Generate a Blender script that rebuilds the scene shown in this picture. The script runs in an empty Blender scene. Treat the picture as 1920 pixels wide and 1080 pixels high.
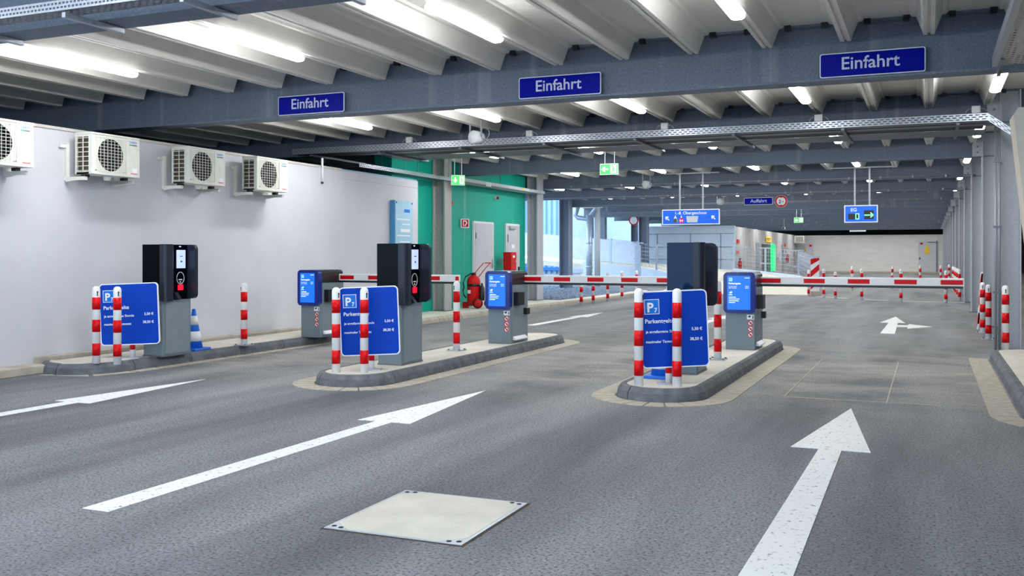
import bpy, bmesh, math, random
from mathutils import Vector, Matrix
random.seed(7)
SC = bpy.context.scene
COL = SC.collection
R = math.radians

# ------------------------------------------------------------------ camera
cam_d = bpy.data.cameras.new('camera')
cam = bpy.data.objects.new('camera', cam_d)
COL.objects.link(cam)
cam.location = (0, 0, 1.33)
cam.rotation_euler = (R(90), 0, R(23.31))
cam_d.sensor_width = 36.0
cam_d.lens = 1815 / 1920 * 36
cam_d.shift_y = -62 / 1920
cam_d.clip_end = 400
SC.camera = cam

# ------------------------------------------------------------------ world: bright overcast sky
world = bpy.data.worlds.new('overcast_sky')
SC.world = world
world.use_nodes = True
wn = world.node_tree.nodes['Background']
wn.inputs[0].default_value = (0.60, 0.80, 1.0, 1)
wn.inputs[1].default_value = 2.5

# ------------------------------------------------------------------ view
SC.view_settings.view_transform = 'Standard'
SC.view_settings.look = 'None'
SC.view_settings.gamma = 1
SC.view_settings.use_curve_mapping = False
SC.view_settings.exposure = 0.72
SC.cycles.use_denoising = True
SC.cycles.adaptive_threshold = .015
SC.cycles.max_bounces = 7
SC.cycles.diffuse_bounces = 4
SC.cycles.sample_clamp_indirect = 8
LAMP = 42.0          # emission of the strip light diffusers

# ================================================================== helpers
def lin(c):
    return tuple(((v / 255) / 12.92 if v / 255 <= .04045 else ((v / 255 + .055) / 1.055) ** 2.4) for v in c)

MATS = {}
def mat(name, rgb, rough=.5, metal=0., var=0., scale=6., bump=0., bscale=60., emit=0., spec=.5, alpha=1., stretch=None):
    """procedural material: colour with noise variation, optional bump"""
    if name in MATS: return MATS[name]
    m = bpy.data.materials.new(name); m.use_nodes = True
    nt = m.node_tree; N = nt.nodes; L = nt.links
    b = N['Principled BSDF']
    c = lin(rgb)
    b.inputs['Base Color'].default_value = (*c, 1)
    b.inputs['Roughness'].default_value = rough
    b.inputs['Metallic'].default_value = metal
    b.inputs['Specular IOR Level'].default_value = spec
    b.inputs['Alpha'].default_value = alpha
    if var or bump:
        tc = N.new('ShaderNodeTexCoord')
        mp = N.new('ShaderNodeMapping')
        if stretch: mp.inputs['Scale'].default_value = stretch
        L.new(tc.outputs['Object'], mp.inputs[0])
    if var:
        n = N.new('ShaderNodeTexNoise'); n.inputs['Scale'].default_value = scale; n.inputs['Detail'].default_value = 5
        L.new(mp.outputs[0], n.inputs['Vector'])
        r = N.new('ShaderNodeValToRGB')
        r.color_ramp.elements[0].position = .3; r.color_ramp.elements[1].position = .7
        r.color_ramp.elements[0].color = (*[max(0, v * (1 - var)) for v in c], 1)
        r.color_ramp.elements[1].color = (*[min(1, v * (1 + var)) for v in c], 1)
        L.new(n.outputs['Fac'], r.inputs[0]); L.new(r.outputs[0], b.inputs['Base Color'])
    if bump:
        n2 = N.new('ShaderNodeTexNoise'); n2.inputs['Scale'].default_value = bscale; n2.inputs['Detail'].default_value = 3
        L.new(mp.outputs[0], n2.inputs['Vector'])
        bp = N.new('ShaderNodeBump'); bp.inputs['Strength'].default_value = bump; bp.inputs['Distance'].default_value = .02
        L.new(n2.outputs['Fac'], bp.inputs['Height']); L.new(bp.outputs[0], b.inputs['Normal'])
    if emit:
        b.inputs['Emission Color'].default_value = (*c, 1)
        b.inputs['Emission Strength'].default_value = emit
    MATS[name] = m
    return m

class MB:
    """collects shapes into one mesh"""
    def __init__(s): s.v = []; s.f = []; s.sm = []
    def add(s, vs, fs, smooth=False):
        o = len(s.v); s.v += [tuple(p) for p in vs]
        for f in fs: s.f.append(tuple(i + o for i in f)); s.sm.append(smooth)
        return s
    def box(s, x0, x1, y0, y1, z0, z1, ch=0.):
        if not ch:
            vs = [(x, y, z) for z in (z0, z1) for y in (y0, y1) for x in (x0, x1)]
            return s.add(vs, [(0, 2, 3, 1), (4, 5, 7, 6), (0, 1, 5, 4), (2, 6, 7, 3), (0, 4, 6, 2), (1, 3, 7, 5)])
        bm = bmesh.new()
        bmesh.ops.create_cube(bm, size=1)
        bmesh.ops.scale(bm, vec=(x1 - x0, y1 - y0, z1 - z0), verts=bm.verts)
        bmesh.ops.translate(bm, vec=((x0 + x1) / 2, (y0 + y1) / 2, (z0 + z1) / 2), verts=bm.verts)
        bmesh.ops.bevel(bm, geom=bm.edges[:], offset=ch, segments=2, affect='EDGES', profile=.5)
        bm.verts.index_update()
        s.add([v.co[:] for v in bm.verts], [[v.index for v in f.verts] for f in bm.faces])
        bm.free(); return s
    def prism(s, poly, axis, a, b):
        """poly: 2D outline; axis 'x': poly=(y,z), 'y': (x,z), 'z': (x,y)"""
        n = len(poly)
        def P(p, t):
            return (t, p[0], p[1]) if axis == 'x' else (p[0], t, p[1]) if axis == 'y' else (p[0], p[1], t)
        vs = [P(p, a) for p in poly] + [P(p, b) for p in poly]
        fs = [(i, (i + 1) % n, n + (i + 1) % n, n + i) for i in range(n)]
        fs += [tuple(range(n))[::-1], tuple(range(n, 2 * n))]
        return s.add(vs, fs)
    def lathe(s, prof, n=16, c=(0, 0, 0), ax=None):
        """prof: (r, h) pairs, about z (or the axis ax) through c"""
        M = Matrix.Identity(3) if ax is None else Vector((0, 0, 1)).rotation_difference(Vector(ax)).to_matrix()
        vs = []
        for r, h in prof:
            for k in range(n):
                a = 2 * math.pi * k / n
                vs.append(tuple(M @ Vector((r * math.cos(a), r * math.sin(a), h)) + Vector(c)))
        fs = [(j * n + k, j * n + (k + 1) % n, (j + 1) * n + (k + 1) % n, (j + 1) * n + k) for j in range(len(prof) - 1) for k in range(n)]
        s.add(vs, fs, True)
        o = len(s.v) - len(vs)
        if prof[0][0] > 1e-4: s.f.append(tuple(o + k for k in range(n))[::-1]); s.sm.append(False)
        if prof[-1][0] > 1e-4: s.f.append(tuple(o + (len(prof) - 1) * n + k for k in range(n))); s.sm.append(False)
        return s
    def rod(s, p, q, r, n=8):
        p, q = Vector(p), Vector(q); d = q - p
        return s.lathe([(r, 0), (r, d.length)], n, p, d.normalized())
    def tube(s, pts, r, n=8):
        pts = [Vector(p) for p in pts]; vs = []; fs = []
        for i, p in enumerate(pts):
            t = (pts[min(i + 1, len(pts) - 1)] - pts[max(i - 1, 0)]).normalized()
            M = Vector((0, 0, 1)).rotation_difference(t).to_matrix()
            vs += [p + M @ Vector((r * math.cos(2 * math.pi * k / n), r * math.sin(2 * math.pi * k / n), 0)) for k in range(n)]
        for i in range(len(pts) - 1):
            for k in range(n):
                fs.append((i * n + k, i * n + (k + 1) % n, (i + 1) * n + (k + 1) % n, (i + 1) * n + k))
        fs += [tuple(range(n))[::-1], tuple(len(vs) - n + k for k in range(n))]
        return s.add(vs, fs, True)
    def mesh(s, name, m):
        me = bpy.data.meshes.new(name)
        me.from_pydata(s.v, [], s.f); me.validate()
        bm = bmesh.new(); bm.from_mesh(me); bmesh.ops.recalc_face_normals(bm, faces=bm.faces); 
        bm.to_mesh(me); bm.free()
        if len(me.polygons) == len(s.sm): me.polygons.foreach_set('use_smooth', s.sm)
        if m: me.materials.append(m)
        return me
    def build(s, name, m, parent=None):
        return inst(name, s.mesh(name, m), parent)

def inst(name, me, parent=None, loc=None, rot=None):
    o = bpy.data.objects.new(name, me); COL.objects.link(o)
    if parent: o.parent = parent
    if loc: o.location = loc
    if rot: o.rotation_euler = rot
    return o
def tag(o, label, cat, group=None):
    o['label'] = label; o['category'] = cat
    if group: o['group'] = group
    return o
def thing(name, label, cat, loc=(0, 0, 0), rz=0., group=None):
    o = bpy.data.objects.new(name, None); COL.objects.link(o)
    o.location = loc; o.rotation_euler = (0, 0, rz)
    o.empty_display_size = .1
    return tag(o, label, cat, group)
def struct(o, label=None):
    o['kind'] = 'structure'
    if label: o['label'] = label
    return o
def copy_tree(o, parent=None):
    c = o.copy(); COL.objects.link(c); c.parent = parent
    for ch in list(o.children): copy_tree(ch, c)
    return c
ORD = ['first', 'second', 'third', 'fourth', 'fifth', 'sixth', 'seventh', 'eighth', 'ninth', 'tenth', 'eleventh', 'twelfth', 'thirteenth', 'fourteenth', 'fifteenth']

def rrect(w, h, r, n=5, cx=0, cy=0):
    p = []
    for sx, sy, a0 in ((1, 1, 0), (-1, 1, 90), (-1, -1, 180), (1, -1, 270)):
        for k in range(n + 1):
            a = R(a0 + 90 * k / n)
            p.append((cx + sx * (w / 2 - r) + r * math.cos(a), cy + sy * (h / 2 - r) + r * math.sin(a)))
    return p
def circ(r, n=24, cx=0, cy=0):
    return [(cx + r * math.cos(2 * math.pi * k / n), cy + r * math.sin(2 * math.pi * k / n)) for k in range(n)]
def ring(mb, cx, cz, ro, ri, y0, y1, n=24):
    """flat ring in the xz plane"""
    vs = []
    for y in (y0, y1):
        for r in (ro, ri):
            vs += [(cx + r * math.cos(2 * math.pi * k / n), y, cz + r * math.sin(2 * math.pi * k / n)) for k in range(n)]
    fs = []
    for k in range(n):
        j = (k + 1) % n
        fs += [(k, j, n + j, n + k), (2 * n + k, 3 * n + k, 3 * n + j, 2 * n + j), (k, 2 * n + k, 2 * n + j, j), (n + k, n + j, 3 * n + j, 3 * n + k)]
    return mb.add(vs, fs)

def text(s, x, y, z, width=None, size=.1, m=None, parent=None, align='LEFT', depth=.001, bold=0., rot=(R(90), 0, 0), name='lettering'):
    """lettering standing in the xz plane, read from -y; baseline at (x, z)"""
    cu = bpy.data.curves.new('lettering', 'FONT'); cu.body = s; cu.size = 1; cu.extrude = 0; cu.align_x = align
    cu.offset = bold; cu.resolution_u = 3
    ob = bpy.data.objects.new('lettering', cu); COL.objects.link(ob)
    dg = bpy.context.evaluated_depsgraph_get()
    me = bpy.data.meshes.new_from_object(ob.evaluated_get(dg))
    bpy.data.objects.remove(ob); bpy.data.curves.remove(cu)
    xs = [v.co.x for v in me.vertices]
    k = size if width is None else width / max(1e-6, max(xs) - min(xs))
    off = 0 if align != 'LEFT' else -min(xs)
    if align == 'RIGHT': off = -max(xs)
    if align == 'CENTER': off = -(max(xs) + min(xs)) / 2
    for v in me.vertices: v.co = ((v.co.x + off) * k, v.co.y * k, 0)
    me.materials.clear(); me.materials.append(m)
    return inst(name, me, parent, (x, y, z), rot)

# ================================================================== materials
def asphalt_material():
    m = bpy.data.materials.new('asphalt'); m.use_nodes = True
    N = m.node_tree.nodes; L = m.node_tree.links; b = N['Principled BSDF']
    tc = N.new('ShaderNodeTexCoord')
    def noise(scale, detail=4, vec=None, rough=.5):
        n = N.new('ShaderNodeTexNoise'); n.inputs['Scale'].default_value = scale; n.inputs['Detail'].default_value = detail
        n.inputs['Roughness'].default_value = rough
        L.new(vec or tc.outputs['Object'], n.inputs['Vector']); return n
    def ramp(src, p0, c0, p1, c1):
        r = N.new('ShaderNodeValToRGB'); e = r.color_ramp.elements
        e[0].position = p0; e[1].position = p1; e[0].color = (*c0, 1); e[1].color = (*c1, 1)
        L.new(src, r.inputs[0]); return r
    def mix(fac, a, c, mode='MIX'):
        x = N.new('ShaderNodeMix'); x.data_type = 'RGBA'; x.blend_type = mode
        if isinstance(fac, float): x.inputs[0].default_value = fac
        else: L.new(fac, x.inputs[0])
        for i, q in ((6, a), (7, c)):
            if isinstance(q, tuple): x.inputs[i].default_value = (*q, 1)
            else: L.new(q, x.inputs[i])
        return x.outputs[2]
    # long tyre-worn streaks running along the lanes
    mp = N.new('ShaderNodeMapping'); mp.inputs['Scale'].default_value = (1.1, .16, 1); L.new(tc.outputs['Object'], mp.inputs[0])
    streak = noise(1.0, 4, mp.outputs[0])
    base = ramp(streak.outputs['Fac'], .36, (.100, .103, .114), .66, (.262, .267, .281))
    # pale dusty wear in front of the barriers
    sep = N.new('ShaderNodeSeparateXYZ'); L.new(tc.outputs['Object'], sep.inputs[0])
    mr = N.new('ShaderNodeMapRange'); mr.interpolation_type = 'SMOOTHSTEP'
    for k, v in (('From Min', 7.6), ('From Max', 10.5)): mr.inputs[k].default_value = v
    L.new(sep.outputs[1], mr.inputs['Value'])
    mr2 = N.new('ShaderNodeMapRange'); mr2.interpolation_type = 'SMOOTHSTEP'
    for k, v in (('From Min', 11.3), ('From Max', 16.0), ('To Min', 1.), ('To Max', .38)): mr2.inputs[k].default_value = v
    L.new(sep.outputs[1], mr2.inputs['Value'])
    mp3 = N.new('ShaderNodeMapping'); mp3.inputs['Scale'].default_value = (.8, 1.3, 1); L.new(tc.outputs['Object'], mp3.inputs[0])
    pn = noise(1.4, 6, mp3.outputs[0], .65)
    pr = ramp(pn.outputs['Fac'], .34, (0, 0, 0), .66, (1, 1, 1))
    mu = N.new('ShaderNodeMath'); mu.operation = 'MULTIPLY'; L.new(mr.outputs[0], mu.inputs[0]); L.new(mr2.outputs[0], mu.inputs[1])
    mu2 = N.new('ShaderNodeMath'); mu2.operation = 'MULTIPLY'; L.new(mu.outputs[0], mu2.inputs[0]); L.new(pr.outputs[0], mu2.inputs[1])
    c = mix(mu2.outputs[0], base.outputs[0], (.335, .315, .285))
    # aggregate: dark pits and pale grains
    g = noise(62, 3); gr = ramp(g.outputs['Fac'], .36, (.22, .22, .24), .49, (1, 1, 1))
    c = mix(.85, c, gr.outputs[0], 'MULTIPLY')
    g2 = noise(48, 2); gr2 = ramp(g2.outputs['Fac'], .58, (1, 1, 1), .74, (1.8, 1.8, 1.8))
    c = mix(.8, c, gr2.outputs[0], 'MULTIPLY')
    L.new(c, b.inputs['Base Color'])
    b.inputs['Roughness'].default_value = .78
    bp = N.new('ShaderNodeBump'); bp.inputs['Strength'].default_value = .55; bp.inputs['Distance'].default_value = .008
    L.new(g.outputs['Fac'], bp.inputs['Height']); L.new(bp.outputs[0], b.inputs['Normal'])
    return m

def paint_material():
    m = bpy.data.materials.new('road_paint'); m.use_nodes = True
    N = m.node_tree.nodes; L = m.node_tree.links; b = N['Principled BSDF']
    tc = N.new('ShaderNodeTexCoord'); n = N.new('ShaderNodeTexNoise'); n.inputs['Scale'].default_value = 26; n.inputs['Detail'].default_value = 7
    n.inputs['Roughness'].default_value = .72
    L.new(tc.outputs['Object'], n.inputs['Vector'])
    r = N.new('ShaderNodeValToRGB'); e = r.color_ramp.elements
    e[0].position = .36; e[0].color = (.15, .15, .16, 1); e[1].position = .42; e[1].color = (.82, .82, .81, 1)
    L.new(n.outputs['Fac'], r.inputs[0]); L.new(r.outputs[0], b.inputs['Base Color']); b.inputs['Roughness'].default_value = .7
    return m

def streaked(name, dark, light, streak, rough=.55, metal=.2, fl=.16, spec=.3):
    """galvanised or painted steel: fine flakes and pale vertical run marks"""
    m = bpy.data.materials.new(name); m.use_nodes = True
    N = m.node_tree.nodes; L = m.node_tree.links; b = N['Principled BSDF']
    tc = N.new('ShaderNodeTexCoord')
    a = N.new('ShaderNodeTexNoise'); a.inputs['Scale'].default_value = 45; a.inputs['Detail'].default_value = 3; L.new(tc.outputs['Object'], a.inputs['Vector'])
    r = N.new('ShaderNodeValToRGB'); e = r.color_ramp.elements
    e[0].position = .35; e[1].position = .68; e[0].color = (*lin(dark), 1); e[1].color = (*lin(light), 1)
    L.new(a.outputs['Fac'], r.inputs[0])
    mp = N.new('ShaderNodeMapping'); mp.inputs['Scale'].default_value = (5, 5, .12); L.new(tc.outputs['Object'], mp.inputs[0])
    s = N.new('ShaderNodeTexNoise'); s.inputs['Scale'].default_value = 1.2; s.inputs['Detail'].default_value = 6; L.new(mp.outputs[0], s.inputs['Vector'])
    r2 = N.new('ShaderNodeValToRGB'); e = r2.color_ramp.elements
    e[0].position = .60; e[1].position = .74; e[0].color = (0, 0, 0, 1); e[1].color = (fl, fl, fl, 1)
    L.new(s.outputs['Fac'], r2.inputs[0])
    x = N.new('ShaderNodeMix'); x.data_type = 'RGBA'; L.new(r2.outputs[0], x.inputs[0]); L.new(r.outputs[0], x.inputs[6])
    x.inputs[7].default_value = (*lin(streak), 1)
    L.new(x.outputs[2], b.inputs['Base Color'])
    b.inputs['Roughness'].default_value = rough; b.inputs['Metallic'].default_value = metal; b.inputs['Specular IOR Level'].default_value = spec
    MATS[name] = m
    return m

ASPH = asphalt_material(); PAINT = paint_material()
STEEL = streaked('blue_grey_steel', (104, 115, 132), (120, 131, 148), (166, 172, 182), .6, .05, .4)
GALV = streaked('galvanised_column', (178, 181, 186), (188, 191, 196), (206, 208, 212), .6, .0, .4)
GREEN = streaked('green_paint', (4, 158, 136), (10, 172, 150), (150, 190, 178), .55, 0, .55)
def soffit_material():
    m = mat('soffit_sheet', (222, 219, 213), .55, 0)
    N = m.node_tree.nodes; L = m.node_tree.links; b = N['Principled BSDF']
    tc = N.new('ShaderNodeTexCoord'); w = N.new('ShaderNodeTexWave'); w.bands_direction = 'Y'; w.inputs['Scale'].default_value = 9
    L.new(tc.outputs['Object'], w.inputs['Vector'])
    bp = N.new('ShaderNodeBump'); bp.inputs['Strength'].default_value = .5; bp.inputs['Distance'].default_value = .01
    L.new(w.outputs['Fac'], bp.inputs['Height']); L.new(bp.outputs[0], b.inputs['Normal'])
    return m
SOFFIT = soffit_material()
RIB = mat('rib_sheet', (228, 225, 218), .45, 0, .05, 3)
WALL = mat('white_wall', (204, 204, 210), .85, 0, .05, 1.3, .12, 40)
WALLCAP = mat('wall_capping', (196, 192, 184), .8, 0, .1, 9)
PLINTH = mat('plinth_concrete', (178, 170, 155), .9, 0, .16, 5, .3, 50)
SLAB = mat('slab_concrete', (208, 203, 190), .9, 0, .10, 4, .2, 70)
KERB = mat('kerb_basalt', (98, 101, 106), .85, 0, .30, 9, .4, 60)
KERBL = mat('kerb_concrete', (170, 164, 150), .9, 0, .15, 7, .3, 60)
GUTTER = mat('gutter_stone', (176, 168, 153), .9, 0, .16, 14, .2, 60)
CONC = mat('concrete', (176, 174, 172), .9, 0, .16, 1.6, .2, 30)
CONCB = mat('back_concrete', (222, 220, 217), .9, 0, .06, 1.0, .1, 20, stretch=(1, 1, 4))
WHITE = mat('white_gloss', (238, 238, 238), .35, 0, .03, 14)
RED = mat('red_gloss', (212, 4, 14), .35, 0, .08, 12, spec=.2)
REDM = mat('red_matt', (205, 14, 18), .45, 0, .1, 8, spec=.25)
BLACK = mat('black_plastic', (16, 17, 20), .35, 0, .1, 10)
GLOSSB = mat('black_glass', (5, 8, 14), .1, 0, spec=.05)
GLOSSR = mat('black_glass_blue_reflection', (3, 34, 66), .05, 0, spec=.14)  # black glass with a blue reflection put into its base colour
CHEEK = mat('anthracite_plastic', (34, 40, 52), .35, 0, .08, 10, spec=.3)
PED = mat('grey_pedestal', (116, 130, 140), .45, .1, .06, 6)
PED2 = mat('grey_pedestal_panel', (126, 139, 146), .45, .1, .05, 6)
BLUES = mat('sign_blue', (2, 62, 178), .4, 0, .04, 8, spec=.12)
BLUED = mat('beam_sign_blue', (0, 14, 150), .4, 0, .04, 8, spec=.08)
BLUEP = mat('logo_blue', (30, 120, 215), .4, 0, spec=.15)
BLUEC = mat('cone_blue', (20, 105, 215), .5, 0, .06, 9)
SIGNW = mat('sign_white', (240, 242, 246), .45, 0)
LEDB = mat('led_board_blue', (10, 92, 215), .4, 0, emit=.2)
HANGB = mat('hanging_sign_blue', (6, 92, 214), .4, 0, emit=.15)
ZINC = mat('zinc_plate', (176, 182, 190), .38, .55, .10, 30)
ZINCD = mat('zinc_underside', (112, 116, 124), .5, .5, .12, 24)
CONDUIT = mat('grey_conduit', (158, 162, 168), .4, .3)
CABLE = mat('cable_black', (14, 14, 16), .6)
BOXG = mat('junction_grey', (200, 204, 206), .5)
ACW = mat('unit_white', (226, 225, 216), .5, 0, .05, 12)
ACD = mat('unit_dark', (34, 30, 28), .6, 0, .3, 9)
ACF = mat('unit_coil', (82, 68, 56), .7, 0, .35, 40)
LAMPM = mat('lamp_diffuser', (250, 253, 255), .5, emit=LAMP)
LAMPH = mat('lamp_translucent_housing', (225, 230, 236), .35, emit=LAMP * .05)
DOORG = mat('door_grey', (196, 198, 204), .5, 0, .04, 3)
DOORW = mat('door_frame_white', (226, 228, 230), .5)
GREENL = mat('exit_green', (48, 190, 70), .4, emit=.6)
WHITEL = mat('exit_white', (235, 255, 235), .4, emit=.7)
SCRB = mat('screen_blue', (10, 100, 240), .25, emit=.55)
SCRN = mat('screen_bezel_navy', (6, 34, 120), .2, 0, emit=.1)
SCRW = mat('screen_white', (186, 200, 250), .25, emit=.5)
SCRT = mat('screen_text', (225, 236, 255), .4, emit=.5)
REDL = mat('red_reader_light', (230, 16, 40), .3, emit=1.2)
GREENLED = mat('green_led', (90, 255, 140), .4, emit=2.2)
GREENTUBE = mat('green_tube', (20, 215, 110), .4, emit=1.0)
YEL = mat('yellow_plate', (240, 196, 10), .5, 0, .05, 9)
PINK = mat('pink_disc', (226, 20, 130), .5)
GREYF = mat('grey_sticker', (196, 198, 202), .6)
GALVP = mat('galvanised_pipe', (172, 184, 200), .4, .5, .1, 8)
FACADE = mat('facade_sheet', (150, 184, 214), .5, 0, .04, 2)
FACW = mat('facade_white', (196, 210, 226), .7, 0, .04, 2)
MESHW = mat('fence_sheet', (206, 214, 230), .7, 0, .06, 4)
GLASSP = mat('poster_glass', (176, 216, 236), .15, 0, .05, 3)
STONE = mat('gravel_stone', (118, 132, 150), .9, 0, .5, 9)
RUST = mat('joint_rust', (74, 56, 40), .9, 0, .3, 20)
CREAM = mat('cream_panel', (214, 203, 188), .7, 0, .05, 3)
UNLITW = mat('unlit_dark_grey', (60, 62, 66), .9, 0, .1, 2)  # dark grey puts the darkness of unlit space into the colour
HOLE = mat('dark_hole', (18, 18, 18), .8)

# ================================================================== setting: ground
g = MB().box(-70, 24, -14, 110, -.3, 0).build('floor', ASPH)
struct(g, 'dark grey asphalt roadway')

YB = [5.05 + 5 * k for k in range(15)]         # beam lines
SZ = 3.625                                     # underside of the deck

# ------------------------------------------------------------------ ceiling deck, ribs, beams
ceil = MB().box(-14, 7, -1.5, 80, SZ, SZ + .25).build('ceiling', SOFFIT)
struct(ceil, 'pale metal deck ceiling with downstand ribs')
MB().box(-15.6, -14, 43, 80, SZ, SZ + .25).build('ramp_deck_soffit', SOFFIT, ceil)
prof = [(-.17, .002), (-.15, -.022), (-.115, -.025), (-.055, -.185), (-.05, -.205), (-.013, -.205), (-.013, -.188), (.013, -.188), (.013, -.205), (.05, -.205), (.055, -.185), (.115, -.025), (.15, -.022), (.17, .002)]
rib_me = MB().prism(prof, 'y', 0, 4.72).mesh('rib', RIB)
block_me = MB().box(-.03, .03, -.03, .03, -.05, 0).mesh('bearing_block', BLACK)
for b in range(0, 11):
    for k in range(-3, 18):
        x = -.75 * k
        if b > 6 and k > 16: continue
        inst('rib', rib_me, ceil, (x, YB[b] - 4.77, SZ))
        if b in (1, 2) and -1 <= k < 13:
            for sx in (-.2, .2): inst('bearing_block', block_me, ceil, (x + sx, YB[b] - .04, SZ))
for i, y in enumerate(YB):
    zb = 3.07 if i == 1 else 2.97 if i == 0 else 3.18
    x0 = -14 if i < 5 else -13 if i < 8 else -15.6
    m = MB()
    m.box(x0, 1.3, y + .08, y + .10, zb, SZ)                       # web
    m.box(x0, 1.3, y - .04, y + .22, zb - .02, zb)                 # bottom flange
    m.box(x0, 1.3, y - .03, y + .21, SZ - .02, SZ)                 # top flange
    m.build('beam', STEEL, ceil)
# thin conduit runs clipped under the beams
for i in (4, 5, 6):
    y = YB[i]
    m = MB().rod((-9.4 if i == 4 else -12.5, y - .07, 3.20), (1.0, y - .07, 3.20), .014)
    for k in range(14): m.box(-9.0 + .72 * k - .02, -9.0 + .72 * k + .02, y - .09, y - .04, 3.17, 3.23)
    m.build('conduit', CONDUIT, ceil)

# ------------------------------------------------------------------ left white wall
w = MB().box(-9.7, -9.4, 3.5, 17.05, 0, 2.80).build('wall_left', WALL); struct(w, 'white plastered wall on the left')
c = MB().box(-9.72, -9.385, 3.5, 14.3, 2.80, 2.835).build('wall_cap', WALLCAP, w)
MB().box(-9.4, -9.396, 14.3, 17.05, 2.66, 2.665).build('hairline_crack', CONC, w)
p = MB()
p.box(-9.4, -9.12, 3.5, 8.0, 0, .095, .012).build('baseboard_left', PLINTH)
struct(bpy.data.objects['baseboard_left'], 'beige concrete plinth strip below the white wall')
pz = MB().box(-9.4, -9.29, 8.0, 17.0, .0, .165, .008).build('plinth_upstand', PLINTH, bpy.data.objects['baseboard_left'])
# bright roof edge that shows in the gap above the wall
MB().box(-9.62, -9.5, 14.3, 17.2, 2.80, 2.845).build('wall_top_flashing', FACADE, w)

# ------------------------------------------------------------------ green service building
gw = MB().box(-10.4, -10.0, 17.05, 24.1, 0, 3.62).build('wall_green', GREEN); struct(gw, 'turquoise green painted wall of the service building')

# ------------------------------------------------------------------ far walls
cw = MB().box(-9.9, -9.3, 51.1, 76.0, 0, 2.82).build('wall_concrete', CONC); struct(cw, 'grey concrete side wall at the far left')
bw = MB().box(-9.9, 1.6, 76, 76.4, 0, 2.80).build('wall_back', CONCB); struct(bw, 'pale concrete wall across the far end')
MB().box(-9.3, 1.3, 75.4, 76, 0, .12).build('baseboard_back', PLINTH); struct(bpy.data.objects['baseboard_back'], 'pale kerb at the foot of the far wall')
wb = MB().box(-14.2, -9.3, 50.8, 51.1, 0, 2.86).build('wall_panelled', FACW); struct(wb, 'white panelled building end behind the ramp')
for x in (-13.4, -11.6, -10.0): MB().box(x - .02, x + .02, 50.78, 50.8, 0, 2.45).build('panel_joint', PED, wb)
for z in (1.1, 1.75, 2.45): MB().box(-14.2, -9.3, 50.78, 50.8, z - .015, z + .015).build('panel_joint', PED, wb)
ow = MB().box(-14.2, -13.8, -1.5, 24.6, 0, SZ).build('wall_enclosure_left', UNLITW); struct(ow, 'added dark enclosure blocking daylight above the white wall')  # added to keep daylight out; stands in for the dark above the white wall
MB().box(-13.8, -10.4, 24.3, 24.6, 0, SZ).build('enclosure_return', UNLITW, ow)  # closes the added daylight enclosure
fe = MB().box(-14, 6.6, 79.6, 80, 0, SZ).build('wall_enclosure_end', UNLITW); struct(fe, 'added dark enclosure blocking daylight above the far concrete wall')  # added behind the gap to block the bright sky over the far wall
dw = MB().box(6.6, 7.0, -1.5, 80, 0, SZ).build('wall_right', UNLITW); struct(dw, 'added dark grey wall standing in for the unlit neighbouring parking aisle')  # added wall; dark grey stands in for the unlit aisle beyond the columns

# ================================================================== kerbs and islands
def resample(pts, step):
    out = [Vector(pts[0])]
    for a, b in zip(pts, pts[1:]):
        a, b = Vector(a), Vector(b); L = (b - a).length; n = max(1, int(L / step))
        for k in range(1, n + 1): out.append(a.lerp(b, k / n))
    return out
def arc(cx, cy, r, a0, a1, n=10):
    return [(cx + r * math.cos(R(a0 + (a1 - a0) * k / n)), cy + r * math.sin(R(a0 + (a1 - a0) * k / n))) for k in range(n + 1)]
def offset(pts, d):
    """offset to the left of travel"""
    out = []
    for i, p in enumerate(pts):
        t = (pts[min(i + 1, len(pts) - 1)] - pts[max(i - 1, 0)]).normalized()
        out.append(p + Vector((-t.y, t.x)) * d)
    return out
def kerb_run(path, parent, stone_len, m, w=.10, h=.12, z0=0., name='kerb_stone', gap=.012):
    """stones along a path, body to the left of travel, sloped outer face"""
    P = resample(path, .06)
    S = [0]
    for a, b in zip(P, P[1:]): S.append(S[-1] + (b - a).length)
    n = max(1, round(S[-1] / stone_len)); sl = S[-1] / n
    IN = offset(P, w); CH = offset(P, .045)
    def at(Q, s):
        for i in range(len(S) - 1):
            if S[i + 1] >= s or i == len(S) - 2:
                t = (s - S[i]) / max(1e-9, S[i + 1] - S[i]); return Q[i].lerp(Q[i + 1], min(1, max(0, t)))
    for k in range(n):
        a, b = k * sl + gap / 2, (k + 1) * sl - gap / 2
        q = max(1, int(sl / .12)); vs = []
        for j in range(q + 1):
            s = a + (b - a) * j / q
            o, c, i = at(P, s), at(CH, s), at(IN, s)
            o2 = o.lerp(c, .25)
            vs += [(o.x, o.y, z0), (o2.x, o2.y, z0 + h * .62), (c.x, c.y, z0 + h), (i.x, i.y, z0 + h), (i.x, i.y, z0)]
        fs = []
        for j in range(q):
            for e in range(5):
                e2 = (e + 1) % 5
                fs.append((j * 5 + e, j * 5 + e2, (j + 1) * 5 + e2, (j + 1) * 5 + e))
        fs += [(0, 1, 2, 3, 4), tuple(q * 5 + e for e in range(5))]
        MB().add(vs, fs).build(name, m, parent)
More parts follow.
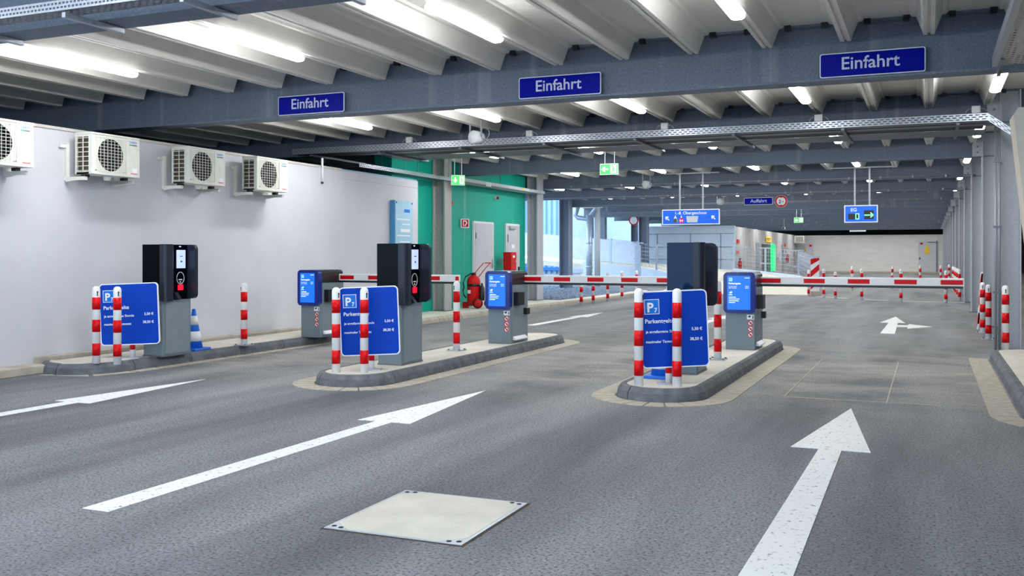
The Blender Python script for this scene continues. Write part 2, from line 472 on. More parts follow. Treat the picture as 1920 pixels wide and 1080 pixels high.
def gutter_run(path, parent, w=.22, d=.015, L=.12, z=.006):
    P = resample(path, .04); IN = offset(P, -d); OUT = offset(P, -d - w)
    k = max(1, int(round(L / .04)))
    for i in range(0, len(P) - 1, k):
        j = min(i + k, len(P) - 1)
        a, b, c, e = IN[i], IN[j], OUT[j], OUT[i]
        def sh(p, q): return p.lerp(q, .05)
        A, B, Cc, D = sh(a, b), sh(b, a), sh(c, e), sh(e, c)
        MB().add([(A.x, A.y, 0), (B.x, B.y, 0), (Cc.x, Cc.y, 0), (D.x, D.y, 0), (A.x, A.y, z), (B.x, B.y, z), (Cc.x, Cc.y, z), (D.x, D.y, z)],
                 [(0, 1, 2, 3), (4, 5, 6, 7), (0, 1, 5, 4), (1, 2, 6, 5), (2, 3, 7, 6), (3, 0, 4, 7)]).build('gutter_stone', GUTTER, parent)
def stadium(xl, xr, y0, y1):
    r = (xr - xl) / 2; cx = (xl + xr) / 2
    return [(xl, (y0 + y1) / 2)] + arc(cx, y0 + r, r, 180, 360, 16) + arc(cx, y1 - r, r, 0, 180, 16) + [(xl, (y0 + y1) / 2)]
def island(name, label, xl, xr, y0, y1):
    t = thing(name, label, 'traffic island', ((xl + xr) / 2, (y0 + y1) / 2, 0))
    cx, cy = t.location.x, t.location.y
    loc = [(x - cx, y - cy) for x, y in stadium(xl, xr, y0, y1)]
    kerb_run(loc, t, .95, KERB)
    inner = [(p.x, p.y) for p in offset([Vector(p) for p in loc], .102)][:-1]
    MB().prism(inner, 'z', 0, .1195).build('top_slab', SLAB, t)
    gutter_run(loc, t)
    return t
island('traffic_island', 'kerbed concrete island carrying the middle ticket terminal and barrier', -5.92, -5.06, 8.22, 14.1)
island('traffic_island', 'kerbed concrete island carrying the right-hand ticket terminal and barrier', -2.74, -1.88, 8.5, 14.4)

# island along the left wall
t = thing('traffic_island', 'kerbed concrete strip along the white wall carrying the left ticket terminal', 'traffic island', (-8.9, 10.5, 0))
pth = [(-9.28, 8.3)] + arc(-8.95, 8.35, .5, 190, 270, 8)[1:] + arc(-8.95, 8.35, .56, 275, 355, 8) + [(-8.39, 13.2), (-8.6, 14.2), (-8.88, 15.0)]
loc = [(x + 8.9, y - 10.5) for x, y in pth]
kerb_run(loc, t, .95, KERB)
inn = [(p.x, p.y) for p in offset([Vector(p) for p in loc], .102)]
MB().prism([(max(x, -.39), y) for x, y in inn] + [(-.39, 4.5)], 'z', 0, .1195).build('top_slab', SLAB, t)
gutter_run(loc[8:], t, .14, .01, .4)

# island at the right edge, round the column foot
t = thing('traffic_island', 'kerbed concrete kerb island at the right edge beside the steel column', 'traffic island', (1.4, 11.3, 0))
pth = [(2.6, 14.1)] + [(1.25, 14.1)] + arc(1.2, 13.6, .5, 90, 180, 6) + [(.7, 8.95)] + arc(1.15, 8.9, .45, 180, 270, 6) + [(2.6, 8.45)]
loc = [(x - 1.4, y - 11.3) for x, y in pth]
kerb_run(loc, t, .95, KERB)
inn = [(p.x, p.y) for p in offset([Vector(p) for p in loc], .102)]
MB().prism(inn, 'z', 0, .1195).build('top_slab', SLAB, t)
gutter_run(loc[7:], t, .22, .02, .12)

# sidewalk in front of the green building
t = thing('sidewalk', 'pale concrete sidewalk in front of the green building', 'sidewalk', (-9.2, 20, 0))
pth = [(-8.9, 15.05), (-8.9, 22), (-8.72, 25.5), (-8.62, 28), (-8.6, 31.5), (-9.0, 33.0)]
loc = [(x + 9.2, y - 20) for x, y in pth]
kerb_run(loc, t, 1.0, KERBL, h=.105)
inn = [(p.x, p.y) for p in offset([Vector(p) for p in loc], .102)]
MB().prism(inn + [(-.0, 11.4), (-.0, 4.65), (-.795, 4.65), (-.795, -2.9), (-.19, -2.9), (-.19, -4.9)], 'z', 0, .103).build('paving', SLAB, t)

# round concrete patch at the end of the gutter
tag(MB().prism(circ(.28, 24, -7.42, 17.2), 'z', 0, .006).build('concrete_patch', GUTTER), 'round pale concrete patch in the asphalt before the far white arrow', 'road patch')

# ================================================================== road markings
def flat(name, label, polys, z=.004, m=PAINT, cat='road marking', group=None):
    cx = sum(p[0] for q in polys for p in q) / sum(len(q) for q in polys); cy = sum(p[1] for q in polys for p in q) / sum(len(q) for q in polys)
    mb = MB()
    for q in polys: mb.prism([(x - cx, y - cy) for x, y in q], 'z', .0005, z)
    o = mb.build(name, m); o.location = (cx, cy, 0)
    return tag(o, label, cat, group)
def arrow(x, y0, y1, label, w0=.19, w1=.145, hy=1.95, hw=.48):
    ys = y1 - hy
    flat('road_arrow', label, [[(x - w0 / 2, y0), (x + w0 / 2, y0), (x + w1 / 2, ys), (x + hw / 2, ys), (x, y1), (x - hw / 2, ys), (x - w1 / 2, ys)]])
arrow(-.62, 3.6, 8.85, 'large white straight arrow painted in the nearest right lane', .22, .15, 1.93, .52)
arrow(-3.985, 3.77, 8.62, 'long white straight arrow painted in the middle lane', .18, .15)
arrow(-7.1, 3.3, 8.2, 'white straight arrow painted in the left lane near the wall', .18, .15, 1.75, .42)
arrow(-6.9, 16.9, 21.3, 'distant white arrow in the left lane beyond the middle barrier', .18, .15, 1.7, .42)
flat('road_arrow', 'white straight-and-right-turn arrow in the lane beyond the right barrier',
     [[(-.76, 17.5), (-.53, 17.5), (-.56, 20.3), (-.42, 20.3), (-.66, 22.4), (-.89, 20.3), (-.73, 20.3)],
      [(-.55, 19.2), (-.36, 19.2), (-.36, 18.8), (.05, 19.5), (-.36, 20.1), (-.36, 19.75), (-.55, 19.75)]])
flat('road_arrow', 'white arrow tip in the middle lane beyond the right terminal', [[(-4.15, 17.6), (-3.95, 17.6), (-3.95, 20.2), (-3.75, 20.2), (-4.0, 22.2), (-4.25, 20.2), (-4.12, 20.2)]])
for i, (a, b) in enumerate((((-3.3, 32.4), (-2.3, 31.2)), ((-1.9, 30.7), (-1.1, 30.2)), ((-.7, 29.9), (.9, 29.75)))):
    d = (Vector(b) - Vector(a)).normalized(); n = Vector((-d.y, d.x)) * .05
    flat('painted_line', ['thin white line by the delineator post', 'thin white line before the middle far bollards', 'thin white line before the right far bollards'][i],
         [[(a[0] + n.x, a[1] + n.y), (a[0] - n.x, a[1] - n.y), (b[0] - n.x, b[1] - n.y), (b[0] + n.x, b[1] + n.y)]])
# saw cuts of the induction loop in the right lane
for i, (x0, y0, x1, y1) in enumerate(((-1.25, 9.35, .1, 9.35), (-1.25, 9.35, -1.25, 12.9), (-.35, 9.3, -.35, 12.9), (-1.2, 12.7, .2, 12.7))):
    tag(MB().box(min(x0, x1) - .006, max(x0, x1) + .006, min(y0, y1) - .006, max(y0, y1) + .006, .0003, .003).build('saw_cut', GUTTER),
        ['near cross cut', 'left long cut', 'right long cut', 'far cross cut'][i] + ' of the induction loop sealed in the right lane asphalt', 'joint')

# ------------------------------------------------------------------ access cover in the road
t = thing('access_cover', 'square concrete-filled access cover set in the asphalt', 'manhole cover', (-2.335, 4.37, 0), R(0.5))
MB().box(-.384, .384, -.417, .417, .0005, .002).build('joint', RUST, t)
MB().box(-.372, .372, -.405, .405, .002, .006, .001).build('frame', ZINC, t)
pan = [(-.352, -.30), (-.25, -.388), (.25, -.388), (.352, -.30), (.352, .30), (.25, .388), (-.25, .388), (-.352, .30)]
MB().prism(pan, 'z', .005, .0072).build('concrete_fill', SLAB, t)
hole_me = MB().lathe([(.013, 0), (.013, .001)], 14).mesh('key_hole', HOLE)
for sx in (-1, 1):
    for sy in (-1, 1):
        for k in (0, 1): inst('key_hole', hole_me, t, (sx * (.338 - .045 * k), sy * (.365 + .012 * k), .0065))

# ================================================================== steel columns, right row
colw = .26
m = MB()
m.box(0, .022, -.13, .13, 0, 3.6); m.box(colw - .022, colw, -.13, .13, 0, 3.6); m.box(.022, colw - .022, -.008, .008, 0, 3.6)
col_me = m.mesh('column_section', GALV)
plate_me = MB().box(-.04, colw + .04, -.17, .17, 0, .015).mesh('base_plate', ZINCD)
end_me = MB().box(-.16, .0, -.05, -.03, 0, .42).mesh('end_plate', GALV)
bolt_me = MB().lathe([(.018, 0), (.018, .02)], 8, ax=(0, -1, 0)).mesh('bolt', ZINCD)
for i, y in enumerate(YB[1:], 1):
    z = .118 if i == 1 else 0
    if i == 2: z = 0
    t = thing('steel_column', f'grey steel column, {ORD[i-1]} from the camera in the right-hand row', 'column', (.9, y, z), 0, 'steel columns along the right side')
    inst('column_section', col_me, t)
    inst('base_plate', plate_me, t)
    inst('end_plate', end_me, t, (0, 0, 3.17 - z))
    if i < 6:
        for bz in (.07, .18, .34): inst('bolt', bolt_me, t, (-.07, -.05, 3.17 - z + bz))
# cream cover round the first column
o = MB().add([(.70, 9.82, 2.60), (1.3, 9.82, 2.66), (1.3, 10.3, 2.66), (.70, 10.3, 2.60), (.96, 9.82, .12), (1.45, 9.82, .12), (1.45, 10.3, .12), (.96, 10.3, .12), (.74, 9.82, 2.66), (.74, 10.3, 2.66)],
            [(4, 5, 1, 8, 0), (7, 3, 9, 2, 6), (0, 3, 7, 4), (5, 6, 2, 1), (8, 1, 2, 9), (0, 8, 9, 3), (4, 7, 6, 5)]).build('column_cover', CREAM)
tag(o, 'cream tapered cover at the right edge of the picture', 'cover')
# two conduits down beside the second column
t = thing('conduit_pair', 'pair of vertical conduits dropping beside the second right-hand column', 'conduit', (.84, 14.85, 0))
for x in (0, .045): MB().rod((x, 0, .02), (x, 0, 3.1), .017).build('conduit', CONDUIT, t)
for z in (.8, 1.7, 2.6): MB().box(-.03, .075, -.02, .03, z, z + .03).build('clip', ZINCD, t)

# left side columns
def hcol(label, x0, x1, y0, y1, h, m, z=0., f=.03):
    t = thing('steel_column', label, 'column', ((x0 + x1) / 2, (y0 + y1) / 2, z))
    X, Y = (x1 - x0) / 2, (y1 - y0) / 2
    MB().box(-X, -X + f, -Y, Y, 0, h).box(X - f, X, -Y, Y, 0, h).box(-X + f, X - f, -.012, .012, 0, h).build('column_section', m, t)
    MB().box(-X - .05, X + .05, -Y - .05, Y + .05, 0, .014).build('base_plate', ZINCD, t)
    return t
COLL = streaked('weathered_column', (160, 160, 157), (182, 182, 178), (205, 204, 198), .75, .05, .5)
hcol('weathered grey column where the green wall begins', -9.99, -9.68, 18.78, 19.1, 3.45, COLL, .103)
hcol('grey column at the far end of the green wall', -9.98, -9.68, 24.2, 24.62, 3.45, GALV, .103)
hcol('blue-grey outdoor column standing in the gravel bed', -12.95, -12.55, 34.6, 35.0, 3.6, STEEL)
hcol('slim blue-grey column far behind the gravel bed', -24.6, -24.3, 52, 52.3, 7, STEEL)
hcol('blue-grey column behind the ramp and the far bollards', -15.8, -15.3, 47.5, 47.9, 4.5, STEEL)
hcol('blue-grey column with a round speed sign by the ramp', -14.45, -14.15, 49.4, 49.7, 3.6, STEEL)
hcol('blue-grey column left of the panelled building end', -13.75, -13.3, 48.4, 48.8, 3.6, STEEL)

# ================================================================== strip lights
lh = MB()
lh.prism([(-.062, .034), (-.04, .062), (-.036, .075), (.036, .075), (.04, .062), (.062, .034)], 'y', -.67, .67)
lh_me = lh.mesh('housing', LAMPH)
ld_me = MB().prism([(-.064, .036), (-.057, .012), (-.03, 0), (.03, 0), (.057, .012), (.064, .036)], 'y', -.66, .66).mesh('diffuser', LAMPM)
lc_me = MB().box(-.012, .012, -.02, .02, .074, .085).mesh('mounting_clip', ZINCD)
LX = [.75, -1.5, -3.75, -6.0, -8.25, -10.5]
for b in range(0, 15):
    for k, x in enumerate(LX):
        if k == 5 and b < 5 or k == 0 and b < 2: continue
        yc = YB[b] - 2.36
        bay = ORD[b-1] + ' bay from the camera' if b else 'bay above the camera'
        t = thing('strip_light', f'lit strip light under the ceiling, {bay}, {ORD[k]} row from the right', 'ceiling light', (x, yc, 3.335), 0, 'strip lights under the ceiling ribs')
        inst('housing', lh_me, t); inst('diffuser', ld_me, t)
        for q in (-.5, .5): inst('mounting_clip', lc_me, t, (0, q, 0))

# ================================================================== cable trays
def slotted(mb, u0, u1, v0, v1, rows, slot, gap, to3, th=.002):
    """strip u0..u1 x v0..v1 pierced by rows of slots; to3(u, v, t) places it"""
    def cell(a, b, c, d):
        mb.add([to3(a, c, 0), to3(b, c, 0), to3(b, d, 0), to3(a, d, 0), to3(a, c, th), to3(b, c, th), to3(b, d, th), to3(a, d, th)],
               [(0, 1, 2, 3), (4, 5, 6, 7), (0, 1, 5, 4), (1, 2, 6, 5), (2, 3, 7, 6), (3, 0, 4, 7)])
    h = (v1 - v0) / (2 * rows + 1)
    for r in range(rows + 1): cell(u0, u1, v0 + 2 * r * h, v0 + (2 * r + 1) * h)
    for r in range(rows):
        u = u0 + (.5 * (slot + gap) if r % 2 else 0)
        if r % 2: cell(u0, u0 + gap, v0 + (2 * r + 1) * h, v0 + (2 * r + 2) * h)
        while u < u1:
            cell(u, min(u + gap, u1), v0 + (2 * r + 1) * h, v0 + (2 * r + 2) * h); u += slot + gap
# long tray before the second beam
t = thing('cable_tray', 'long perforated cable tray hung across the hall before the second beam', 'cable tray', (0, 14.4, 3.13))
m = MB(); slotted(m, -10.5, .72, 0, .1, 3, .05, .03, lambda u, v, q: (u, q, v)); m.build('front_side', ZINC, t)
m = MB(); slotted(m, 0, .29, 0, .1, 3, .05, .03, lambda u, v, q: (.72 + u, q, v - u * .78)); m.build('end_bend', ZINC, t)
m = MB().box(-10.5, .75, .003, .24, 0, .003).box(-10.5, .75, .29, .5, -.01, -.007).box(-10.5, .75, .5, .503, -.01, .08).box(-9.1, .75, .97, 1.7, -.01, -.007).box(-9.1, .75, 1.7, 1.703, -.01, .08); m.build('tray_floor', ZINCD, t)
MB().rod((-10.4, .265, .02), (.7, .265, .02), .022).build('cable', CABLE, t)
MB().box(-9.1, .7, .51, .96, .0, .05).build('dark_gap_fill', CABLE, t)  # dark slab added to black out the gap between the trays, cables included
for x in (-10.1, -8.7, -7.14, -5.65, -4.15, -2.65, -1.12, .36):
    MB().box(x - .02, x + .02, -.01, 1.78, -.045, -.012).build('support_arm', ZINCD, t)
    MB().rod((x, .53, -.02), (x, .53, .47), .006).build('hanger', ZINCD, t)
# junction boxes on the tray
jb_me = MB().box(-.055, .055, -.03, .03, 0, .1, .008).mesh('box', BOXG)
jl_me = MB().tube([(-.05, 0, .06), (-.09, 0, .065), (-.12, 0, .03), (-.125, 0, .0)], .006, 6).tube([(.05, 0, .06), (.09, 0, .065), (.13, 0, .03), (.135, 0, 0)], .006, 6).mesh('cable_loop', CONDUIT)
for i, x in enumerate((-8.12, -5.91, -3.69, -1.45, .58)):
    t = thing('junction_box', f'pale grey junction box on the cable tray, {ORD[i]} from the left', 'junction box', (x, 14.43, 3.2335), 0, 'junction boxes on the cable tray')
    inst('box', jb_me, t); inst('cable_loop', jl_me, t)
# tray along the white wall
t = thing('cable_tray', 'perforated cable tray running along the top of the white wall', 'cable tray', (-9.6, 15.2, 2.95))
m = MB(); slotted(m, 0, 3.9, 0, .07, 2, .04, .025, lambda u, v, q: (q, u, v)); m.build('front_side', ZINC, t)
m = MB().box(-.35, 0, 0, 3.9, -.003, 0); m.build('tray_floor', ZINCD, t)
for y in (.8, 2.2, 3.6): MB().rod((0, y, .07), (0, y, .66), .006).build('hanger', ZINCD, t)
# tray along the green wall
t = thing('cable_tray', 'solid grey cable tray along the top of the green wall', 'cable tray', (-9.55, 19.5, 2.98))
m = MB().box(-.003, .003, 0, 4.9, 0, .07).box(-.42, 0, 0, 4.9, -.004, 0).box(-.42, -.417, 0, 4.9, 0, .07); m.build('trough', GALV, t)
MB().box(.004, .012, 1.1, 1.4, -.04, .06).build('label_plate', BOXG, t)
MB().box(.004, .010, 3.3, 3.4, .02, .06).build('yellow_tag', YEL, t)
for y in (.1, 2.4, 4.7): MB().rod((-.2, y, .0), (-.2, y, .64), .008).build('hanger', ZINCD, t)
# tray in front of the nearest beam, top left
t = thing('cable_tray', 'perforated cable tray on channel brackets at the top left corner', 'cable tray', (-8, 4.72, 2.955))
m = MB(); slotted(m, 0, 6, 0, .07, 2, .022, .012, lambda u, v, q: (u, q, v)); m.build('front_side', ZINC, t)
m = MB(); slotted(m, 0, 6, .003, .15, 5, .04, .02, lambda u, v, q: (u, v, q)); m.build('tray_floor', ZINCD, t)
for x in (1.72, 2.72, 3.72, 4.72): MB().box(x - .012, x + .022, 0, .52, -.05, -.012, .004).build('bracket_arm', ZINC, t)
# wide tray at the top right
t = thing('cable_tray', 'wide perforated cable tray seen from below at the top right corner', 'cable tray', (.52, 5.6, 3.03))
m = MB(); slotted(m, 0, 4.1, .05, .6, 11, .05, .045, lambda u, v, q: (v, u, q)); m.build('tray_floor', CREAM, t)
MB().box(0, .05, 0, 4.1, -.01, 0).box(0, .006, 0, 4.1, 0, .08).build('side_rail', ZINC, t)
MB().box(.05, .08, 3.75, 4.35, -.06, -.012).box(.05, .6, 4.1, 4.14, -.06, -.012).build('support_arm', ZINCD, t)
for y in (.3, 2.2, 4.0): MB().rod((.3, y, 0), (.3, y, .6), .008).build('hanger', ZINCD, t)

# ================================================================== signs on the first beam
def beam_sign(x0, x1, z0, z1, y, s, label, tw, tx):
    t = thing('lane_sign', label, 'sign', ((x0 + x1) / 2, y, z0)); w, h = x1 - x0, z1 - z0
    MB().prism(rrect(w, h, .022, 4, 0, h / 2), 'y', 0, .012).build('board', SIGNW, t)
    MB().prism(rrect(w - .02, h - .02, .016, 4, 0, h / 2), 'y', -.003, 0).build('face', BLUED, t)
    text(s, tx * w - w / 2, -.0045, h * .31, tw * w, m=GREYL, parent=t, bold=.012)
    return t
GREYL = mat('sign_lettering', (205, 212, 235), .5)
beam_sign(-7.55, -6.57, 3.085, 3.325, 10.06, 'Einfahrt', 'blue Einfahrt sign on the first beam, leftmost of the three', .56, .21)
beam_sign(-4.25, -3.28, 3.085, 3.325, 10.06, 'Einfahrt', 'blue Einfahrt sign on the first beam above the middle lane', .555, .215)
beam_sign(-1.0, -.03, 3.085, 3.325, 10.06, 'Einfahrt', 'blue Einfahrt sign on the first beam, rightmost of the three', .55, .215)
t = beam_sign(-5.2, -4.35, 2.86, 3.075, 30.03, 'Auffahrt', 'small dark blue Auffahrt sign under a distant beam', .58, .22)
MB().box(-.3, -.26, .012, .03, .15, .302).box(.26, .3, .012, .03, .15, .302).build('bracket', ZINCD, t)
# 2 m height limit
t = thing('height_limit_sign', 'round red-rimmed 2 m clearance sign beside the Auffahrt sign', 'sign', (-4.1, 30.03, 2.78))
m = MB(); ring(m, 0, .17, .185, .178, 0, .012); m.build('white_edge', SIGNW, t)
m = MB(); ring(m, 0, .17, .178, .13, -.002, .012); m.build('red_rim', REDM, t)
MB().prism(circ(.131, 28, 0, .17), 'y', 0, .01).build('disc', SIGNW, t)
MB().prism([(-.04, .298), (.04, .298), (0, .268)], 'y', -.003, 0).prism([(-.04, .042), (.04, .042), (0, .072)], 'y', -.003, 0).build('clearance_marks', BLACK, t)
text('2', -.075, -.004, .11, .07, m=BLACK, parent=t, bold=.02)
text('m', .01, -.004, .125, .075, m=BLACK, parent=t)
MB().box(-.02, .02, .012, .03, .2, .382).build('bracket', ZINCD, t)

# ================================================================== hanging signs
def hang(t, w, h, xs, top, bar):
    for x in xs: MB().box(x - .02, x + .02, .02, .05, h, top).build('hanger', CONDUIT, t)
    MB().box(bar[0], bar[1], .015, .055, top, top + .03).build('mounting_rail', CONDUIT, t)
def ar(cx, cz, s, ang, y=-.006):
    pts = [(-.5, -.1), (.08, -.1), (-.12, -.34), (.14, -.34), (.5, 0), (.14, .34), (-.12, .34), (.08, .1), (-.5, .1)]
    c, q = math.cos(R(ang)), math.sin(R(ang))
    return MB().prism([(cx + s * (a * c - b * q), cz + s * (a * q + b * c)) for a, b in pts], 'y', y, 0)
t = thing('hanging_sign', 'blue hanging sign reading 1.-8. Obergeschoss with two arrows', 'sign', (-5.56, 24.35, 2.1))
W_, H_ = 1.47, .39
MB().box(-W_ / 2, W_ / 2, 0, .06, 0, H_).build('case', SIGNW, t)
MB().box(-W_ / 2 + .022, W_ / 2 - .022, -.003, 0, .022, H_ - .022).build('face', HANGB, t)
text('1.-8. Obergeschoss', -.39, -.006, .262, .80, m=SIGNW, parent=t, bold=.012)
ar(-.60, .165, .14, 135).build('arrow', SIGNW, t); ar(.58, .175, .14, 135).build('arrow', SIGNW, t)
MB().prism([(-.11, .215), (.20, .215), (.175, .055), (-.085, .055)], 'y', -.006, 0).build('pasted_over_patch', GREYF, t)
MB().prism(circ(.068, 20, -.235, .105), 'y', -.006, 0).build('pink_disc', PINK, t)
MB().box(-.275, -.245, -.009, -.006, .08, .13).box(-.225, -.195, -.009, -.006, .08, .13).build('white_figures', SIGNW, t)
MB().prism([(-.255, .18), (-.235, .245), (-.215, .18)], 'y', -.006, 0).build('person_symbol', SIGNW, t)
MB().box(-.43, -.345, -.006, 0, .06, .14).build('photo_tile', mat('brown_tile', (96, 66, 30), .6), t)
MB().box(-.35, -.335, -.007, 0, .065, .135).build('green_edge', GREENL, t)
MB().prism([(-.43, .155), (-.39, .24), (-.345, .155), (-.375, .155), (-.39, .19), (-.405, .155)], 'y', -.006, 0).build('wheelchair_symbol', SIGNW, t)
hang(t, W_, H_, (-.28, .31), 1.29, (-.7, .72))
t = thing('led_sign', 'blue hanging EG sign with green zero and right arrow display', 'sign', (-1.485, 24.35, 2.1))
W_, H_ = .75, .41
MB().box(-W_ / 2, W_ / 2, 0, .08, 0, H_).build('case', SIGNW, t)
MB().box(-W_ / 2 + .022, W_ / 2 - .022, -.003, 0, .022, H_ - .022).build('face', LEDB, t)
text('EG', -.225, -.006, .265, .13, m=SIGNW, parent=t, bold=.02)
LEDD = mat('led_panel_dark', (40, 34, 26), .5, 0, .5, 160)
MB().box(-.285, -.05, -.006, 0, .075, .21).build('digit_display', LEDD, t)
MB().box(.07, .285, -.006, 0, .075, .285).build('arrow_display', LEDD, t)
m = MB(); m.box(-.12, -.105, -.009, -.006, .08, .21).box(-.055, -.04, -.009, -.006, .08, .21).box(-.12, -.04, -.009, -.006, .197, .212).box(-.12, -.04, -.009, -.006, .078, .093); m.build('green_zero', GREENLED, t)
m = MB().box(.08, .27, -.009, -.006, .163, .183).prism([(.285, .173), (.225, .235), (.208, .222), (.255, .173), (.208, .124), (.225, .111)], 'y', -.009, -.006); m.build('green_arrow', GREENLED, t)
hang(t, W_, H_, (-.14, .19), 1.29, (-.75, .8))

def exit_sign(label, loc, rz, hang_to, w=.36, h=.2, arrow_dir=180):
    t = thing('exit_sign', label, 'exit sign', loc, rz)
    MB().box(-w / 2 - .012, w / 2 + .012, .0, .05, -.012, h + .012, .006).build('case', SIGNW, t)
    MB().box(-w / 2, w / 2, -.003, 0, 0, h).build('face', GREENL, t)
    ar(-w * .24, h * .5, w * .40, arrow_dir).build('arrow', WHITEL, t)
    MB().box(w * .1, w * .44, -.006, 0, h * .1, h * .9).build('doorway', WHITEL, t)
    m = MB().prism(circ(.016, 10, w * .24, h * .76), 'y', -.009, -.006)
    m.prism([(w * .20, h * .64), (w * .29, h * .68), (w * .31, h * .45), (w * .24, h * .40)], 'y', -.009, -.006)
    m.prism([(w * .25, h * .42), (w * .31, h * .45), (w * .39, h * .22), (w * .35, h * .18)], 'y', -.009, -.006)
    m.prism([(w * .24, h * .46), (w * .28, h * .40), (w * .19, h * .18), (w * .14, h * .20)], 'y', -.009, -.006)
    m.prism([(w * .29, h * .66), (w * .40, h * .52), (w * .38, h * .46), (w * .28, h * .58)], 'y', -.009, -.006)
    m.build('running_figure', GREENL, t)
    for x in (-w * .25, w * .3): MB().rod((x, .025, h), (x, .025, hang_to - loc[2]), .009).build('hanger', SIGNW, t)
exit_sign('green exit sign with left arrow hanging in the middle of the hall', (-5.93, 18.7, 2.96), 0, 3.62)
exit_sign('green exit sign at the corner above the green wall', (-9.42, 18.9, 2.86), R(48), 3.62, .3, .2, 270)
exit_sign('small distant green exit sign below the far beams', (-5.2, 43.5, 2.74), 0, 3.62)

# ================================================================== loudspeakers
def drum(label, loc, hang_to, rz, r=.105):
    t = thing('loudspeaker', label, 'loudspeaker', loc, rz)
    MB().lathe([(r * .3, .16), (r * .8, .14), (r, .05), (r, -.06), (r * .92, -.07), (0, -.07)], 18, ax=(0, 1, 0)).build('drum', BOXG, t)
    m = MB()
    for s in (-1, 1): m.box(s * (r + .01) - .006, s * (r + .01) + .006, -.01, .02, 0, hang_to - loc[2])
    m.build('yoke', CONDUIT, t)
    MB().tube([(r * 1.6 + .09 * math.cos(a), .03, .05 + .09 * math.sin(a)) for a in [k * .45 for k in range(15)]], .006, 6).build('cable_coil', CONDUIT, t)
drum('grey drum loudspeaker hanging just before the long cable tray', (-6.62, 13.9, 3.20), 3.45, R(-15))
drum('grey drum loudspeaker beside the hanging Obergeschoss sign', (-6.75, 24.5, 3.16), 3.43, R(-15), .1)
drum('grey drum loudspeaker left of the Auffahrt sign', (-5.95, 30.12, 2.98), 3.165, R(-15), .1)

t = thing('security_camera', 'small security camera hanging under the far beams before the concrete wall', 'camera', (-6.7, 50.1, 2.62))
MB().box(-.06, .06, -.2, .12, 0, .11, .01).build('body', BOXG, t); MB().lathe([(.04, 0), (.045, .03)], 12, (0, -.2, .055), (0, -1, 0)).build('lens', BLACK, t)
MB().rod((0, 0, .11), (0, 0, .545), .02).build('drop_pole', CONDUIT, t)

# ================================================================== bollards
BR = .043
def band_me(z0, z1, r, name='red_band'): return MB().lathe([(r, z0), (r, z1)], 18).mesh(name, RED)
post_me = MB().lathe([(BR, 0), (BR, .855), (BR * .92, .875), (BR * .7, .892), (BR * .35, .9), (0, .902)], 18).mesh('post', WHITE)
bands = [band_me(.9 * (1 - b), .9 * (1 - a), BR + .0012) for a, b in ((.142, .30), (.43, .59), (.737, .896))]
key_me = MB().lathe([(.009, 0), (.009, .004)], 10, (0, -BR - .001, .835), (0, -1, 0)).box(-.005, .005, -BR - .003, -BR + .003, .79, .83).mesh('lock', BLACK)
bp_me = MB().box(-.095, .095, -.095, .095, 0, .012).mesh('foot_plate', ZINC)
bn_me = MB().lathe([(.014, .012), (.014, .024), (0, .026)], 6).mesh('bolt', ZINCD)
def bollard(label, x, y, z, h=.9, lock=None, plate=False, group=None, lean=0.):
    t = thing('bollard', label, 'bollard', (x, y, z), 0, group)
    k = h / .9; t.scale = (1, 1, k); t.rotation_euler = (0, lean, 0)
    inst('post', post_me, t)
    for b in bands: inst('red_band', b, t)
    if lock is not None: inst('lock', key_me, t, None, (0, 0, R(lock)))
    if plate:
        inst('foot_plate', bp_me, t)
        for sx in (-.075, .075):
            for sy in (-.075, .075): inst('bolt', bn_me, t, (sx, sy, 0))
IZ = .12
bollard('red and white bollard at the far left, before the left price board', -8.53, 8.08, IZ, .86, 62)
bollard('red and white bollard overlapping the left price board', -8.24, 8.10, IZ, .86, 60)
bollard('red and white bollard just left of the middle price board', -5.61, 8.44, IZ, .875, 70)
bollard('red and white bollard overlapping the middle price board', -5.34, 8.55, IZ, .875, 66)
bollard('red and white bollard at the left edge of the right price board', -2.47, 8.7, IZ, .90, 75)
bollard('red and white bollard overlapping the middle of the right price board', -2.13, 8.78, IZ, .90)
bollard('red and white bollard on a foot plate behind the left terminal', -8.42, 10.48, IZ, .835, -30, True)
bollard('red and white bollard on a foot plate behind the middle terminal', -5.49, 10.97, IZ, .875, -20, True)
bollard('red and white bollard on a foot plate behind the right terminal', -2.24, 11.2, IZ, .92, None, True)
bollard('red and white bollard on the right island before the near column', .9, 13.9, IZ, .82, 0)
bollard('red and white bollard on a foot plate, right side, nearest the near column', .86, 17.0, 0, .86, 0, True)
bollard('red and white bollard on a foot plate, right side, beside the leaning board', .84, 18.4, 0, .86, 0, True)
for i, y in enumerate((24.3, 25.3, 26.6, 28.0, 29.6)):
    bollard(f'{ORD[i]} red and white bollard from the left along the sidewalk kerb', -8.47, y, 0, .84, -30, False, 'bollards along the sidewalk kerb')
for i, (x, y) in enumerate(((-3.05, 31.9), (-2.64, 31.2), (-1.83, 30.4), (-.74, 29.8), (.43, 29.6))):
    bollard(f'{ORD[i]} bollard from the delineator in the nearer curved row beyond the right barrier', x, y, 0, [.89, .82, .93, .93, .90][i], 0, False, 'bollards in the nearer curved row')
bollard('red and white bollard just left of the striped delineator', -3.55, 32.3, 0, .85)
for i, (x, y) in enumerate(((-2.63, 38.1), (-1.38, 41.1), (-.33, 42.2), (.43, 42.5))):
    bollard(f'{ORD[i]} bollard from the left in the farthest row beyond the right barrier', x, y, 0, .91, None, False, 'bollards in the farthest row', R(4) if i == 1 else 0)
for i, y in enumerate((31.3, 33.4, 35.4, 37.0, 39.6, 47.5)):
    bollard(f'{ORD[i]} bollard in the tight row beside the right-hand columns', .82, y, 0, .90, None, False, 'bollards beside the right columns')

